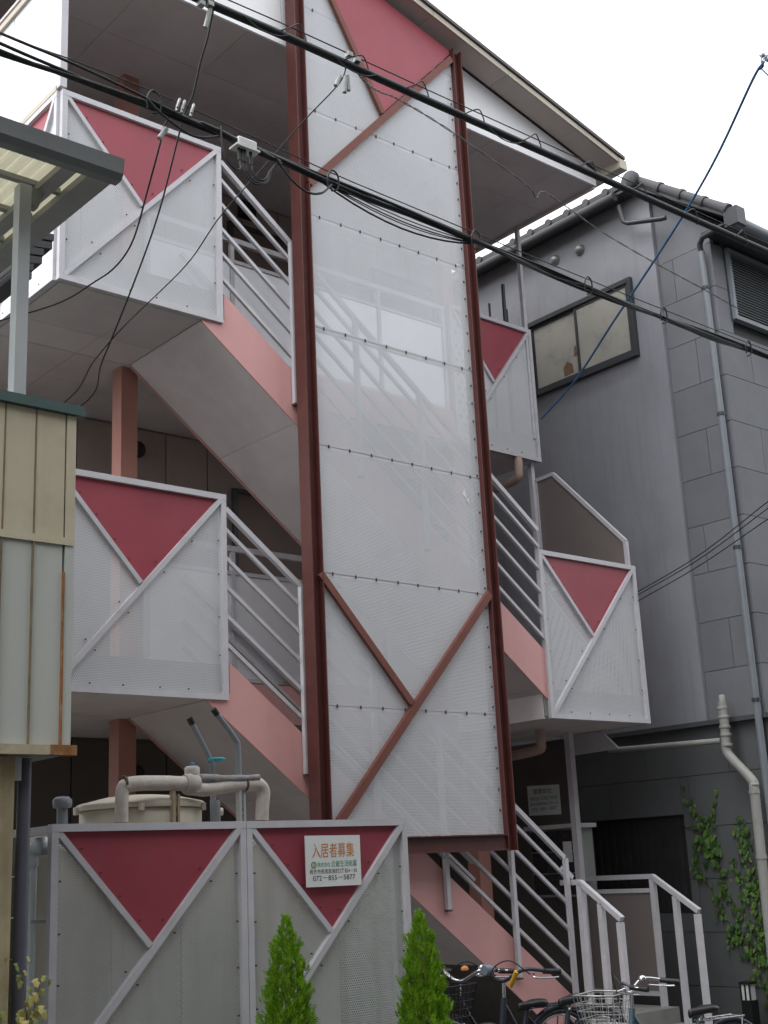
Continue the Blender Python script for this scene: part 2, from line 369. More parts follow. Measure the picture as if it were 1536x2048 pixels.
# white screen wall over the left end of the third floor
sw = MB(); sw.bar((X0, YF+.032, 7.90), (X0, YB, 7.90), .05, .045, (1,0,0)); sw.bar((X0, YF+.032, 6.865), (X0, YB, 6.865), .05, .04, (1,0,0))
sw = sw.build('end_screen', CREAM, AB)
for a, b in ((YF+.032, 7.99), (8.0, 8.72), (8.73, YB)):
    MB().box(X0-.003, X0+.003, a, b, 6.887, 7.875).build('screen_sheet', WHITE, sw)
# guard rails along the inner edge of the stair opening
def guard(z, x0, x1):
    g = MB(); zt = z+ZP-.05
    g.bar((x0, YI+.03, zt), (x1, YI+.03, zt), .04, .045); g.bar((x0, YI+.03, z+.33), (x1, YI+.03, z+.33), .03, .03); g.bar((x0, YI+.03, z+1.17), (x1, YI+.03, z+1.17), .03, .03)
    n = 4
    for k in range(n+1):
        x = x0+.02+(x1-x0-.04)*k/n; g.bar((x, YI+.031, z+.24), (x, YI+.031, zt-.025), .038, .035)
    g = g.build('guard_rail', SILVER, AB)
    for k in range(n):
        a = x0+.02+(x1-x0-.04)*k/n+.022; b = x0+.02+(x1-x0-.04)*(k+1)/n-.022
        MB().box(a, b, YI+.027, YI+.033, z+.348, z+1.152).build('guard_panel', GLOSSW, g)
guard(Z3, 4.80, 8.06); guard(Z2, 4.80, 7.90)
# smoked side screen at the right end of the second-floor landing
pts = [(8.30, 4.17), (8.30, 5.245), (8.07, 5.255), (7.27, 4.40), (7.27, 4.17)]
sc = MB()
for a, b in zip(pts, pts[1:]): sc.bar((X1-.005, *a), (X1-.005, *b), .035, .035, (1,0,0))
sc = sc.build('side_screen', SILVER, AB)
MB().prism([(X1-.008, *p) for p in pts], (.004, 0, 0)).build('smoked_sheet', SMOKE, sc)
lo = parapet(7.23, 8.30, Z2, Z2+ZP, X1-.012, 'X', perf=PERFW)
# hanging plate below the landing and ground-floor end wall
MB().prism([(X1-.03, 8.16, 2.73), (X1-.03, 7.75, 2.73), (X1-.03, 7.56, 2.555), (X1-.03, 8.10, 2.545)], (.03, 0, 0)).build('hanging_plate', SILVER, AB)
MB().box(9.34, 9.42, 8.28, YB+.01, 0, Z2-.01).build('end_wall', WALLD, AB)

# ---- stair flights
SLP = -.765
def flight(xa, za, xb, rails_to, posts, n, drop):
    """xa,za: soffit start at the upper landing; xb: lower end"""
    zl = lambda x: za+SLP*(x-xa)
    vert = .405
    f = MB()
    for y, t in ((YF, .012), (YI-.035, .012)):
        f.prism([(xa, y, zl(xa)), (xb, y, zl(xb)), (xb, y, zl(xb)+vert), (4.82, y, zl(4.82)+vert), (4.82, y, zl(4.82)+.2), (xa, y, zl(xa)+.02)], (0, t, 0))
    f = f.build('stair_stringer', PINK, AB)
    L = xb-xa; k = 0; x = xa+.004
    while x < xb-.02:
        x2 = min(x+.80, xb-.01)
        MB().prism([(x+.003, YF+.016, zl(x+.003)+.012), (x2-.003, YF+.016, zl(x2-.003)+.012), (x2-.003, YF+.016, zl(x2-.003)+.026), (x+.003, YF+.016, zl(x+.003)+.026)], (0, YI-.04-YF-.016, 0)).build('soffit_board', SOFF if zl(x) > 1.2 else WALLD, f)  # lowest boards take the dark brown: under-stair shade put into the colour
        x = x2
    nst = int((xb-4.85)/.235)
    for i in range(nst):
        xx = 4.85+.235*i; zz = zl(xx+.235)+vert-.04
        MB().box(xx, xx+.25, YF+.016, YI-.04, zz-.03, zz).build('stair_tread', CONC, f)
        MB().box(xx+.002, xx+.010, YF+.017, YI-.041, zz-.03+.032, zz+.235*.765-.032).build('stair_riser', PINK, f)
    xr0, xr1 = 4.80, rails_to
    for off in (1.045, .90, .70, .50, .30, .105):
        w = .038 if off > 1 else .026
        y = YF+.0
        MB().bar((xr0, y, zl(xr0)+vert+off), (xr1, y, zl(xr1)+vert+off), w, w*.95).build('hand_rail' if off > 1 else 'rail', SILVER, f)
        MB().bar((xr0+.3, YI-.02, zl(xr0+.3)+vert+off), (xr1, YI-.02, zl(xr1)+vert+off), w, w*.95).build('hand_rail' if off > 1 else 'rail', SILVER, f)
    for xp in posts:
        zt = zl(xp)+vert+1.03
        MB().bar((xp, YF-.026, zl(xp)+vert-.27), (xp, YF-.026, zt), .034, .036).build('rail_post', SILVER, f)
        MB().box(xp-.02, xp+.02, YF-.045, YF-.006, zl(xp)+vert-.285, zl(xp)+vert-.272).build('post_cap', BOLT, f)
    return f
f3 = flight(4.635, 5.405, 7.93, 7.95, (5.42, 6.02, 6.66, 7.30), 12, 0)
f2 = flight(4.64, 2.722, 8.07, 7.955, (5.42, 6.04, 6.66, 7.34, 7.945), 13, 0)
MB().bar((7.93, YF, .28+1.28), (8.03, YF, .20+1.28), .038, .036).build('hand_rail', SILVER, f2)

# ---- tall perforated screen tower
YT = 7.03
tw = MB()
pr_ = [(-.03, 1.708), (.06, 1.708), (.06, 1.715), (.016, 1.716), (.016, 1.814), (.06, 1.815), (.06, 1.822), (-.03, 1.822), (-.03, 1.815), (.01, 1.814), (.01, 1.716), (-.03, 1.715)]
tw.prism([(5.515, YT+a, b) for a, b in pr_], (1.65, 0, 0))
TW = tw.build('screen_tower', RUST, AB)
for z in (2.717, 3.657, 4.613, 5.543, 6.47, 7.40, 8.33): MB().box(5.515, 7.165, YT+.045, YT+.075, z-.02, z+.02).build('cross_rail', SILVER, TW)
def roof_z(x): return 8.53-.247*(x-7.4)    # underside of the sloping roof edge
for xa, xb in ((5.41, 5.51), (7.17, 7.27)):
    zt = roof_z((xa+xb)/2)+.03
    c = MB(); zb = 1.705
    c.box(xa, xa+.008, YT-.005, YT+.115, zb, zt); c.box(xb-.008, xb, YT-.005, YT+.115, zb, zt); c.box(xa+.008, xb-.008, YT+.050, YT+.057, zb, zt)
    c.build('steel_column', RUST, TW)
zz = [1.824, 2.717, 3.657, 4.613, 5.543, 6.47, 7.40, 8.33, 9.1]
LD = [((7.155, 8.53), (5.50, 6.70)), ((7.16, 3.65), (5.55, 1.915))]
for a, b in zip(zz, zz[1:]):
    xl, xr = 5.511, 7.169
    ty = random.uniform(-.002, .002)
    poly = [(xl, a+.003), (xr, a+.003), (xr, min(b-.003, roof_z(xr)-.0)), (xl, min(b-.003, roof_z(xl)-.0))]
    if a < 6.4:
        MB().sheet([(p[0], YT+.036+ty, p[1]) for p in poly]).build('perforated_sheet', PERF, TW)
    else:                                     # sheets cut round the red panel
        # split against V: apex at (6.284, 7.668)
        ap = (6.284, 7.668); tr = (7.158, 8.535); tl = (5.497, 8.60)
        def clip(poly, p, q, keep):
            out = []
            def sd(v): return ((q[0]-p[0])*(v[1]-p[1])-(q[1]-p[1])*(v[0]-p[0]))*keep
            for i in range(len(poly)):
                A, B = poly[i], poly[(i+1) % len(poly)]; sa, sb = sd(A), sd(B)
                if sa >= 0: out.append(A)
                if sa*sb < 0:
                    t = sa/(sa-sb); out.append((A[0]+(B[0]-A[0])*t, A[1]+(B[1]-A[1])*t))
            return out
        lowpoly = clip(poly, (5.50, 6.70+.185-.185), (7.155, 8.53), -1)     # under the long brace
        if len(lowpoly) > 2: MB().sheet([(p[0], YT+.036+ty, p[1]) for p in lowpoly]).build('perforated_sheet', PERF, TW)
        hi = clip(clip(poly, (5.50, 6.70), (7.155, 8.53), 1), ap, (5.60, 8.85), 1)
        if len(hi) > 2: MB().sheet([(p[0], YT+.036+ty, p[1]) for p in hi]).build('perforated_sheet', PERF, TW)
        red = clip(clip(poly, (5.50, 6.70), (7.155, 8.53), 1), ap, (5.60, 8.85), -1)
        if a < 8.3 and len(red) > 2: pass
ap = (6.300, 7.60)
MB().prism([(ap[0], YT+.030, ap[1]+.02), (7.155, YT+.030, 8.55), (7.155, YT+.030, roof_z(7.155)), (5.62, YT+.030, roof_z(5.62)), (5.645, YT+.030, 8.76)], (0, .003, 0)).build('red_panel', RED, TW)
MB().bar((7.15, YT+.015, 8.49), (5.515, YT+.015, 6.715), .035, .058).build('brace', RUSTL, TW)
MB().bar((6.305, YT+.012, 7.625), (5.615, YT+.012, 8.85), .030, .045).build('brace', RUSTL, TW)
MB().bar((7.165, YT+.01, 3.66), (5.55, YT+.01, 1.90), .035, .058).build('brace', RUSTL, TW)
MB().bar((5.49, YT+.012, 3.64), (6.29, YT+.012, 2.76), .030, .052).build('brace', RUSTL, TW)
cl = MB()
for z in zz[1:-1]:
    for k in range(8):
        x = 5.62+k*.205+random.uniform(-.008, .008)
        if z > 8 and 5.8 < x < 7.1: continue
        cl.box(x-.0045, x+.0045, YT+.026, YT+.035, z-.014, z+.010)
for xx in (7.142, 5.512):
    z = 2.0
    while z < 8.3: cl.box(xx-.004, xx+.004, YT+.026, YT+.035, z-.008, z+.008); z += .155
cl.build('fixing_clips', BOLT, TW, kind='stuff')
tr_ = MB()   # torn scrap of white tape on the screen
tr_.prism([(6.965, YT+.031, 4.45), (7.01, YT+.031, 4.42), (6.985, YT+.031, 4.50)], (0, .002, 0)); tr_.prism([(7.00, YT+.030, 4.41), (7.03, YT+.030, 4.38), (7.025, YT+.030, 4.43)], (0, .002, 0))
tr_.build('tape_scrap', WHITE, TW)

# ---- gable and roof
def gz(x): return 8.60-.247*(x-7.43)       # top of gable wall
xs = [X0, 5.41, 7.27, 8.74, X1]
gw = MB().prism([(X0, YF+.02, ZR+.02), (X1, YF+.02, ZR+.02), (X1, YF+.02, gz(X1)), (X0, YF+.02, gz(X0))], (0, .05, 0)).build('gable_wall', GABLE, AB)
for a, b in zip(xs, xs[1:]):
    MB().prism([(a+.003, YF, ZR+.06), (b-.003, YF, ZR+.06), (b-.003, YF, gz(b-.003)), (a+.003, YF, gz(a+.003))], (0, .018, 0)).build('gable_board', GABLE, gw)
MB().box(X0, X1, YF-.002, YF+.019, ZR-.004, ZR+.057).build('bottom_trim', GABLE, gw)
cs = MB().box(X0+.01, X1-.01, YF+.05, YB+.01, ZR+.016, ZR+.04).build('eaves_ceiling', SOFF, AB)
soffit(cs, X0+.03, X1-.03, YF+.022, YB, ZR, XJ, YJ)
MB().box(X1-.028, X1, YF+.022, YB, ZR-.03, ZR+.03).build('ceiling_edge', SOFF, cs)
YO = 6.93
rz = lambda x, d: gz(x)+d
roof = MB().prism([(X0-.3, YO+.02, rz(X0-.3, .06)), (X1+.12, YO+.02, rz(X1+.12, .06)), (X1+.12, YO+.02, rz(X1+.12, .13)), (X0-.3, YO+.02, rz(X0-.3, .13))], (0, 9, 0)).build('roof', ROOFM, AB)
x = X0-.3
while x < X1+.1:
    b = min(x+.91, X1+.12)
    MB().prism([(x+.002, YO+.03, rz(x, .012)), (b-.002, YO+.03, rz(b, .012)), (b-.002, YO+.03, rz(b, .028)), (x+.002, YO+.03, rz(x, .028))], (0, YF-YO-.05, 0)).build('soffit_board', M('overhang_soffit', (.52, .45, .42), .7, .06, 3.), roof)
    MB().prism([(x+.002, YO, rz(x, .0)), (b-.002, YO, rz(b, .0)), (b-.002, YO, rz(b, .055)), (x+.002, YO, rz(x, .055))], (0, .018, 0)).build('fascia', CREAM, roof)
    x += .91
MB().prism([(X0-.3, YO-.02, rz(X0-.3, .062)), (X1+.12, YO-.02, rz(X1+.12, .062)), (X1+.12, YO-.02, rz(X1+.12, .095)), (X0-.3, YO-.02, rz(X0-.3, .095))], (0, .038, 0)).build('drip_edge', ROOFM, roof)
gt = MB(); zg = rz(X1+.1, 0)
gt.box(X1+.04, X1+.15, YO-.01, 16, zg-.05, zg-.045); gt.box(X1+.145, X1+.15, YO-.01, 16, zg-.044, zg+.05); gt.box(X1+.04, X1+.045, YO-.01, 16, zg-.044, zg+.05); gt.box(X1+.046, X1+.144, YO-.01, YO-.005, zg-.044, zg+.05)
gt.build('gutter', CREAM, roof)
# drain elbows under the slabs
MB().tube(catmull([(8.93, 8.26, 5.43), (8.93, 8.26, 5.30), (8.94, 8.32, 5.22), (8.97, 8.7, 5.20)]), .045, 10).build('drain_pipe', M('pinkish_drain', (.45, .33, .28), .5, .06, 6.), AB)
MB().tube(catmull([(8.50, 7.85, 2.73), (8.50, 7.85, 2.62), (8.52, 7.93, 2.56), (8.62, 8.6, 2.54)]), .045, 10).build('drain_pipe', M('pinkish_drain', (.45, .33, .28), .5, .06, 6.), AB)

# ---- entrance steps and hand rails
en = MB(); en.box(8.00, 9.25, 7.22, YI, .06, .40)
en = en.build('entrance_steps', CONC, AB)
for k in range(2): MB().box(8.00, 9.25, 6.96-.26*k, 7.215-.26*k, .06, .28-.11*k).build('step', CONC, en)
def handrail(x, ys, y0, ye, zt, ze):
    h = MB(); h.bar((x, y0, zt), (x, ys, zt), .045, .04, (1,0,0)); h.bar((x, ys-.001, zt), (x, ye, ze), .045, .04, (1,0,0)); h.build('hand_rail', SILVER, en)
    for t in (0., .5, 1.):
        y = ys+(ye-ys)*t; z = zt+(ze-zt)*t
        MB().bar((x, y+(.02 if t == 1 else .0), .17), (x, y+(.02 if t == 1 else 0.), z-.022), .045, .045, (1,0,0)).build('rail_post', SILVER, en)
handrail(9.2, 7.33, 8.16, 6.88, 1.45, 1.16)
handrail(8.0, 7.09, 7.28, 6.70, 1.445, 1.165)
MB().bar((9.2, 7.36, 1.335), (9.2, 8.16, 1.335), .035, .035, (1,0,0)).build('rail', SILVER, en)
MB().bar((9.2, 7.36, .50), (9.2, 8.16, .50), .035, .035, (1,0,0)).build('rail', SILVER, en)
MB().box(9.195, 9.201, 7.36, 8.16, .52, 1.315).build('infill_sheet', SMOKE, en)

# ================================================================== water-tank enclosure
FE = thing('tank_enclosure', (3.97, 5.8, 0), 'grey perforated screen fence with two dark red triangles round the water tank', 'fence')
for a, b in ((2.861, 3.958), (3.962, 5.074)):
    parapet(a, b, .69, 1.885, 5.8, perf=PERFG, parent=FE, name='screen_bay', fw=.036)
pl = MB().box(2.861, 5.074, 5.76, 5.84, .06, .685).build('plinth', CONC, FE)
MB().box(2.861, 2.905, 5.826, 7.0, 1.84, 1.88).build('side_rail', SILVER, FE); MB().box(5.03, 5.07, 5.826, 6.9, 1.84, 1.88).build('side_rail', SILVER, FE)
MB().box(5.045, 5.048, 5.83, 6.9, .69, 1.838).build('side_sheet', PERFG, FE)
for x in (2.905, 3.96, 5.02): MB().box(x-.02, x+.02, 5.830, 5.87, .06, 1.838).build('post', SILVER, FE)

TKT = thing('water_tank', (3.8, 6.5, .06), 'cream plastic water tank with round lid behind the red and grey fence', 'water tank')
TKT_b = MB(); TKT_b.box(3.02, 4.78, 6.06, 6.95, .35, 1.80); TKT_b.build('tank_body', TANK, TKT, bevel=.03)
rb = MB()
for x in (3.35, 3.75, 4.15, 4.5): rb.box(x-.025, x+.025, 6.035, 6.058, .4, 1.76)
rb.build('tank_rib', TANK, TKT)
MB().box(3.05, 4.75, 6.08, 6.92, .06, .348).build('tank_base', CONC, TKT)
MB().box(3.20, 4.72, 6.1, 6.92, 1.802, 1.90).build('tank_top', TANK, TKT, bevel=.02)
MB().lathe([(.335, 0), (.335, .08), (.32, .085)], (3.75, 6.5, 1.902), 'Z', 32).build('manhole_neck', TANK, TKT)
lid = MB().lathe([(.352, 0), (.358, .026), (.34, .038), (.20, .070), (.10, .08), (.0, .082)], (3.75, 6.5, 1.988), 'Z', 32).build('lid', TANK, TKT)
for a in (.2, 1.6, 2.9, 4.2, 5.4):
    MB().box(3.75+.36*math.cos(a)-.012, 3.75+.36*math.cos(a)+.012, 6.5+.36*math.sin(a)-.012, 6.5+.36*math.sin(a)+.012, 1.97, 2.01).build('lid_clamp', TANK, lid)
MB().tube([(4.15, 6.4, 1.97), (4.21, 6.38, 1.97)], .022, 10).build('spout', TANK, TKT)

PW = thing('lagged_pipework', (3.9, 6.15, 1.9), 'pale wrapped pipe looping over the water tank lid with a valve in the middle', 'pipe')
zt = 2.095
MB().tube(catmull([(3.435, 6.15, 1.905), (3.435, 6.15, 2.03), (3.45, 6.15, 2.085), (3.52, 6.15, 2.105), (3.7, 6.15, 2.108), (3.83, 6.15, 2.105)]), [.036]*12+[.041]*14+[.04]*5, 12).build('pipe_run', INSUL, PW)
MB().tube(catmull([(3.86, 6.15, 2.085), (3.95, 6.15, 2.075), (4.1, 6.15, 2.095), (4.25, 6.15, 2.105), (4.31, 6.15, 2.100), (4.335, 6.15, 2.06), (4.325, 6.15, 1.98), (4.32, 6.15, 1.905)]), .038, 12).build('pipe_run', INSUL, PW)
MB().lathe([(.05, 0), (.062, .02), (.062, .06), (.05, .08)], (3.815, 6.15, 2.105), 'X', 12).build('flange', INSUL, PW)
vb = MB().lathe([(.045, 0), (.05, .05), (.036, .07), (.042, .09), (.042, .13), (.03, .14)], (3.865, 6.15, 2.06), 'Z', 14).build('valve_body', INSUL, PW)
MB().lathe([(.014, 0), (.014, .02), (.0, .024)], (3.865, 6.15, 2.20), 'Z', 8).build('valve_cap', BLUEC, vb)
MB().tube(catmull([(3.90, 6.15, 2.135), (4.05, 6.14, 2.132), (4.2, 6.13, 2.135), (4.29, 6.13, 2.142)]), [.026]*6+[.022]*6+[.019]*7, 10).build('lagged_branch', LAGG, PW)
for x in (3.44, 3.83, 4.20): MB().lathe([(.0425, 0), (.0425, .012)], (x, 6.15, 2.105 if x > 3.5 else 2.105), 'X', 12).build('strap', BOLT, PW)
for x in (3.745, 4.17):
    b = MB(); b.box(x-.012, x+.004, 6.13, 6.165, 1.90, 2.07); b.box(x+.018, x+.030, 6.13, 6.165, 1.90, 2.05)
    for k in range(3): b.box(x+.004, x+.018, 6.14, 6.155, 1.94+.04*k, 1.952+.04*k)
    b.build('bracket', ANNR if x < 4 else ALU, PW)
for nm, pts, lab in (('vent_pipe', [(4.272, 6.3, 1.90), (4.27, 6.3, 2.3), (4.245, 6.3, 2.38), (4.11, 6.3, 2.53)], 'bent grey steel vent pipe reaching up over the tank, right of the pair'),
                     ('vent_pipe', [(4.13, 6.35, 1.90), (4.125, 6.35, 2.20), (4.11, 6.35, 2.26), (3.98, 6.35, 2.48)], 'bent grey steel vent pipe with blue valve wheel at its foot')):
    t = thing(nm, pts[0], lab, 'pipe', 'grey vent pipes over the tank')
    MB().tube(catmull(pts, 5), .016, 10).build('tube', HPIPE, t)
    a, b = Vector(pts[-2]), Vector(pts[-1]); d = (b-a).normalized()
    MB().tube([b-d*.03, b+d*.012], .0185, 10).build('black_cap', BLACK, t)
    if pts[0][0] < 4.2:
        MB().tube([(4.128, 6.33, 1.90), (4.128, 6.33, 2.03)], .03, 10).build('sleeve', HPIPE, t)
        MB().tube([(4.13, 6.31, 2.24), (4.13, 6.31, 2.252)], .006, 8).build('valve_stem', CHROME, t)
        MB().tube([(4.13+.04*math.cos(k*.5236), 6.31+.04*math.sin(k*.5236), 2.255) for k in range(13)], .010, 8).build('valve_wheel', TEAL, t)
vc = thing('mushroom_vent', (3.2, 6.35, 1.86), 'small mushroom vent cap on a stub pipe at the left of the tank', 'vent')
MB().tube([(3.2, 6.35, 1.86), (3.2, 6.35, 2.0)], .028, 12).build('stub', HPIPE, vc)
MB().lathe([(.045, 0), (.05, .012), (.05, .04), (.035, .055), (0, .06)], (3.2, 6.35, 1.995), 'Z', 16).build('cap', HPIPE, vc)

# ---- lettering
def lettering(name, rows, parent, place, mat=None):
    """rows: (text, x, y, width, height, material); flat raised letters turned into a mesh"""
    for (txt, x, y, w, h, mt) in rows:
        cu = bpy.data.curves.new('lettering', 'FONT'); cu.body = txt; cu.size = 1; cu.fill_mode = 'FRONT' if hasattr(cu, 'fill_mode') else cu.fill_mode
        cu.resolution_u = 2
        ob = bpy.data.objects.new('lettering_source', cu); COL.objects.link(ob)
        bpy.context.view_layer.update()
        me = bpy.data.meshes.new_from_object(ob.evaluated_get(bpy.context.evaluated_depsgraph_get()))
        bpy.data.objects.remove(ob); 
        if not me.vertices: continue
        xs = [v.co.x for v in me.vertices]; ys = [v.co.y for v in me.vertices]
        sx = w/(max(xs)-min(xs)); sy = h/(max(ys)-min(ys)); mx, my = min(xs), min(ys)
        mb = MB(); mb.add([place(x+(v.co.x-mx)*sx, y+(v.co.y-my)*sy) for v in me.vertices], [tuple(p.vertices) for p in me.polygons])
        mb.build(name, mt, parent)
sg = thing('notice_board', (4.522, 5.772, 1.535), 'white tenant notice board with orange and green lettering fixed on the fence', 'sign')
ang = math.radians(-.8)
MB().prism([(4.334, 5.768, 1.535), (4.712, 5.768, 1.533), (4.712, 5.768, 1.800), (4.332, 5.768, 1.803)], (0, .006, 0)).build('board', SIGNW, sg)
pl_ = lambda u, v: (4.334+u, 5.7665, 1.535+v)
lettering('lettering', [
    ('\u5165\u5c45\u8005\u52df\u96c6', .042, .150, .290, .078, INKO),
    ('\u682a\u5f0f\u4f1a\u793e', .075, .103, .088, .024, INKG),
    ('\u8fd1\u757f\u751f\u6d3b\u7dcf\u696d', .170, .100, .178, .034, INKG),
    ('\u679a\u65b9\u5e02\u9577\u5c3e\u5bb6\u5177\u753a2\u4e01\u76ee4\uff0d20', .022, .066, .325, .025, INKD),
    ('072\uff0d855\uff0d5877', .042, .031, .292, .026, INKD)], sg, pl_)
em = MB(); em.tube([pl_(.050+.016*math.cos(t), .114+.016*math.sin(t)) for t in [k*math.pi/8 for k in range(17)]], .0022, 4); em.build('emblem_ring', INKG, sg)
MB().prism([pl_(.042, .108), pl_(.058, .108), pl_(.050, .123)], (0, -.0008, 0)).build('emblem_mark', INKY, sg)

ws = thing('wall_notice', (9.335, 8.63, 2.02), 'pale management notice fixed on the dim wall above the mailboxes', 'sign')
MB().prism([(9.330, 8.84, 2.045), (9.330, 8.43, 2.035), (9.330, 8.43, 2.31), (9.330, 8.84, 2.325)], (.006, 0, 0)).build('board', SIGNW, ws)
pw = lambda u, v: (9.3285, 8.84-u, 2.045+v)
lettering('lettering', [('\u7ba1\u7406\u4f1a\u793e', .075, .195, .24, .05, INKD), ('\u682a\u5f0f\u4f1a\u793e \u8fd1\u757f\u751f\u6d3b\u7dcf\u696d', .03, .135, .35, .036, INKG),
    ('\u679a\u65b9\u5e02\u9577\u5c3e\u5bb6\u5177\u753a2\u4e01\u76ee4\uff0d20', .03, .088, .35, .028, INKD), ('072\uff0d855\uff0d5877', .05, .038, .31, .030, INKD)], ws, pw)

mb_ = thing('mailbox_unit', (9.2, 8.33, 1.35), 'grey mailbox cabinet with dark slots under the wall notice', 'mailbox')
MB().box(9.09, 9.32, 8.06, 8.62, 1.30, 1.895).build('cabinet', MAILG, mb_)
MB().box(9.05, 9.338, 8.02, 8.66, 1.897, 1.935).build('lid', SILVER, mb_)
for j in range(3):
    for k in range(3):
        y = 8.09+.175*k; z = 1.32+.19*j
        d = MB().box(9.078, 9.088, y, y+.165, z, z+.18).build('mail_door', DARK, mb_)
        MB().box(9.072, 9.077, y+.06, y+.105, z+.12, z+.135).build('slot_flap', CHROME, d)
MB().box(9.066, 9.071, 8.10, 8.20, 1.60, 1.78).build('paper_slip', SIGNW, mb_)

# dark poles leaning at the end of the third-floor corridor
for i, (x, y, h, r, lab) in enumerate(((8.83, 8.36, 1.66, .012, 'thin dark pole standing behind the right-hand top parapet, leftmost of three'),
                                     (9.05, 8.36, 1.93, .020, 'tallest dark pole standing behind the right-hand top parapet'),
                                     (9.13, 8.42, 1.69, .022, 'short thick dark pole standing by the white corner post'))):
    t = MB().tube([(x-.05, y, Z3+.24), (x, y+.03, Z3+h)], r, 8); t.lathe([(r*1.3, 0), (r*1.3, .02)], (x-.05, y, Z3+.24), 'Z', 8)
    tag(t.build('dark_pole', HFRAME, origin=(x-.05, y, Z3+.24)), lab, 'pole', 'dark poles on the top floor')
# outdoor unit and hoops by the ground-floor wall
ac = thing('air_conditioner', (8.3, 9.2, .28), 'white air conditioner unit on the dim ground floor behind the stairs', 'air conditioner')
MB().box(7.95, 8.65, 9.06, 9.34, .30, 1.0).build('casing', WHITE, ac, bevel=.02)
MB().lathe([(.25, 0), (.25, -.008), (.06, -.01)], (8.2, 9.055, .65), 'Y', 24).build('fan_grille', DARK, ac)

# ================================================================== grey house on the right
GH = thing('grey_house', (11.5, 7.2, 0), 'dark grey rendered house with tiled roof standing right beside the apartments', 'house')
HX = 10.1
hw = MB(); hw.prism([(HX+.10, 6.66, 0), (HX+.10, 14, 0), (HX+.10, 14, 8.1), (HX+.10, 7.40, 8.1), (HX+.10, 6.66, 7.40)], (4.9, 0, 0)); hw = hw.build('wall', HJOINT, GH)
MB().box(HX, HX+.098, 7.24, 14, 2.80, 8.30).build('render_panel', HGREY, GH)
# side tiles
rows = [.0, .47]+[.47+.4625*k for k in range(1, 18)]
for i, (a, b) in enumerate(zip(rows, rows[1:])):
    g = .0028
    if b < 2.9:
        ys = [6.62+.95*k-(.475 if i % 2 else 0) for k in range(0, 9)]
        for c, d in zip(ys, ys[1:]):
            c = max(c, 6.60); 
            if d < c+.05: continue
            # leave the dark window opening free
            if a > .9 and a < 1.98 and c < 8.95 and d > 7.66:
                for (e, f_) in ((c, 7.66), (8.95, d)):
                    if f_-e > .05: MB().box(HX+.06, HX+.098, e+g, f_-g, a+g, b-g).build('wall_tile', HLOW, hw)
                e, f_ = max(c, 7.66), min(d, 8.95)
                if b > 2.0: MB().box(HX+.06, HX+.098, e+g, f_-g, 1.98, b-g).build('wall_tile', HLOW, hw)
                if a < 1.08: MB().box(HX+.06, HX+.098, e+g, f_-g, a+g, 1.09).build('wall_tile', HLOW, hw)
                continue
            MB().box(HX+.06, HX+.098, c+g, d-g, a+g, b-g).build('wall_tile', HLOW, hw)
    else:
        js = [6.60, 6.90+(.16 if i % 3 == 0 else .0), 7.236] if i % 2 else [6.60, 7.236]
        top = lambda y: 7.50+(y-6.4)*.76
        for c, d in zip(js, js[1:]):
            bb = min(b, 7.408); 
            if bb-a < .05: continue
            MB().box(HX+.04, HX+.098, c+g, d-g, a+g, bb-g).build('wall_tile', HTILE, hw)
    # front tiles
    xs_ = [10.14+.92*k-(.46 if i % 2 else 0) for k in range(0, 6)]
    for c, d in zip(xs_, xs_[1:]):
        c = max(c, 10.14)
        if b > 7.6 or d < c+.05: continue
        if a > 6.2 and d > 10.36: 
            d = 10.36
            if d < c+.04: continue
        MB().box(c+g, d-g, 6.60 if c > 10.2 else 6.601, 6.658, a+g, b-g).build('wall_tile', HTILE if b > 2.9 else HLOW, hw)
MB().box(HX-.02, HX+.10, 6.57, 14, 2.755, 2.797).build('ledge', HJOINT, GH)
# dark window opening on the ground floor
dw = MB().box(HX+.099, HX+.101, 7.68, 8.93, 1.10, 1.97).build('dark_window', DARK, GH)
for k in range(14):
    y = 7.72+.09*k; MB().box(HX+.088, HX+.097, y, y+.045, 1.11, 1.96).build('window_bar', DARK, dw)
# papered sliding window
wf = MB(); wy0, wy1, wz0, wz1 = 7.545, 9.02, 6.52, 7.39
wf.box(HX-.05, HX-.001, wy0, wy1, wz1-.05, wz1); wf.box(HX-.06, HX-.001, wy0, wy1, wz0, wz0+.05); wf.box(HX-.05, HX-.001, wy0, wy0+.045, wz0+.051, wz1-.051); wf.box(HX-.05, HX-.001, wy1-.045, wy1, wz0+.051, wz1-.051)
wf = wf.build('window', HFRAME, GH)
for a, b, dx in ((wy0+.046, 8.335, -.028), (8.305, wy1-.046, -.012)):
    s_ = MB(); s_.box(HX+dx-.008, HX+dx+.006, a, a+.035, wz0+.052, wz1-.052); s_.box(HX+dx-.008, HX+dx+.006, b-.035, b, wz0+.052, wz1-.052); s_.box(HX+dx-.008, HX+dx+.006, a+.036, b-.036, wz0+.052, wz0+.085); s_.box(HX+dx-.008, HX+dx+.006, a+.036, b-.036, wz1-.085, wz1-.052)
    s_.build('sash', HFRAME, wf)
    MB().box(HX+dx-.002, HX+dx+.002, a+.036, b-.036, wz0+.086, wz1-.086).build('pane', HPAPER, wf)
for pts in ([(8.42, 6.63), (8.55, 6.62), (8.56, 6.72), (8.50, 6.78), (8.43, 6.73)], [(8.35, 6.80), (8.40, 6.80), (8.39, 6.90), (8.36, 6.92)]):
    MB().prism([(HX-.016, *p) for p in pts], (.0015, 0, 0)).build('cardboard_patch', HBROWN, wf)
for y, z in ((8.55, 8.0), (8.19, 7.975)):
    MB().lathe([(.062, 0), (.058, -.03), (.035, -.055), (0, -.062)], (HX, y, z), 'X', 16).build('vent_hood', ZINC, GH)
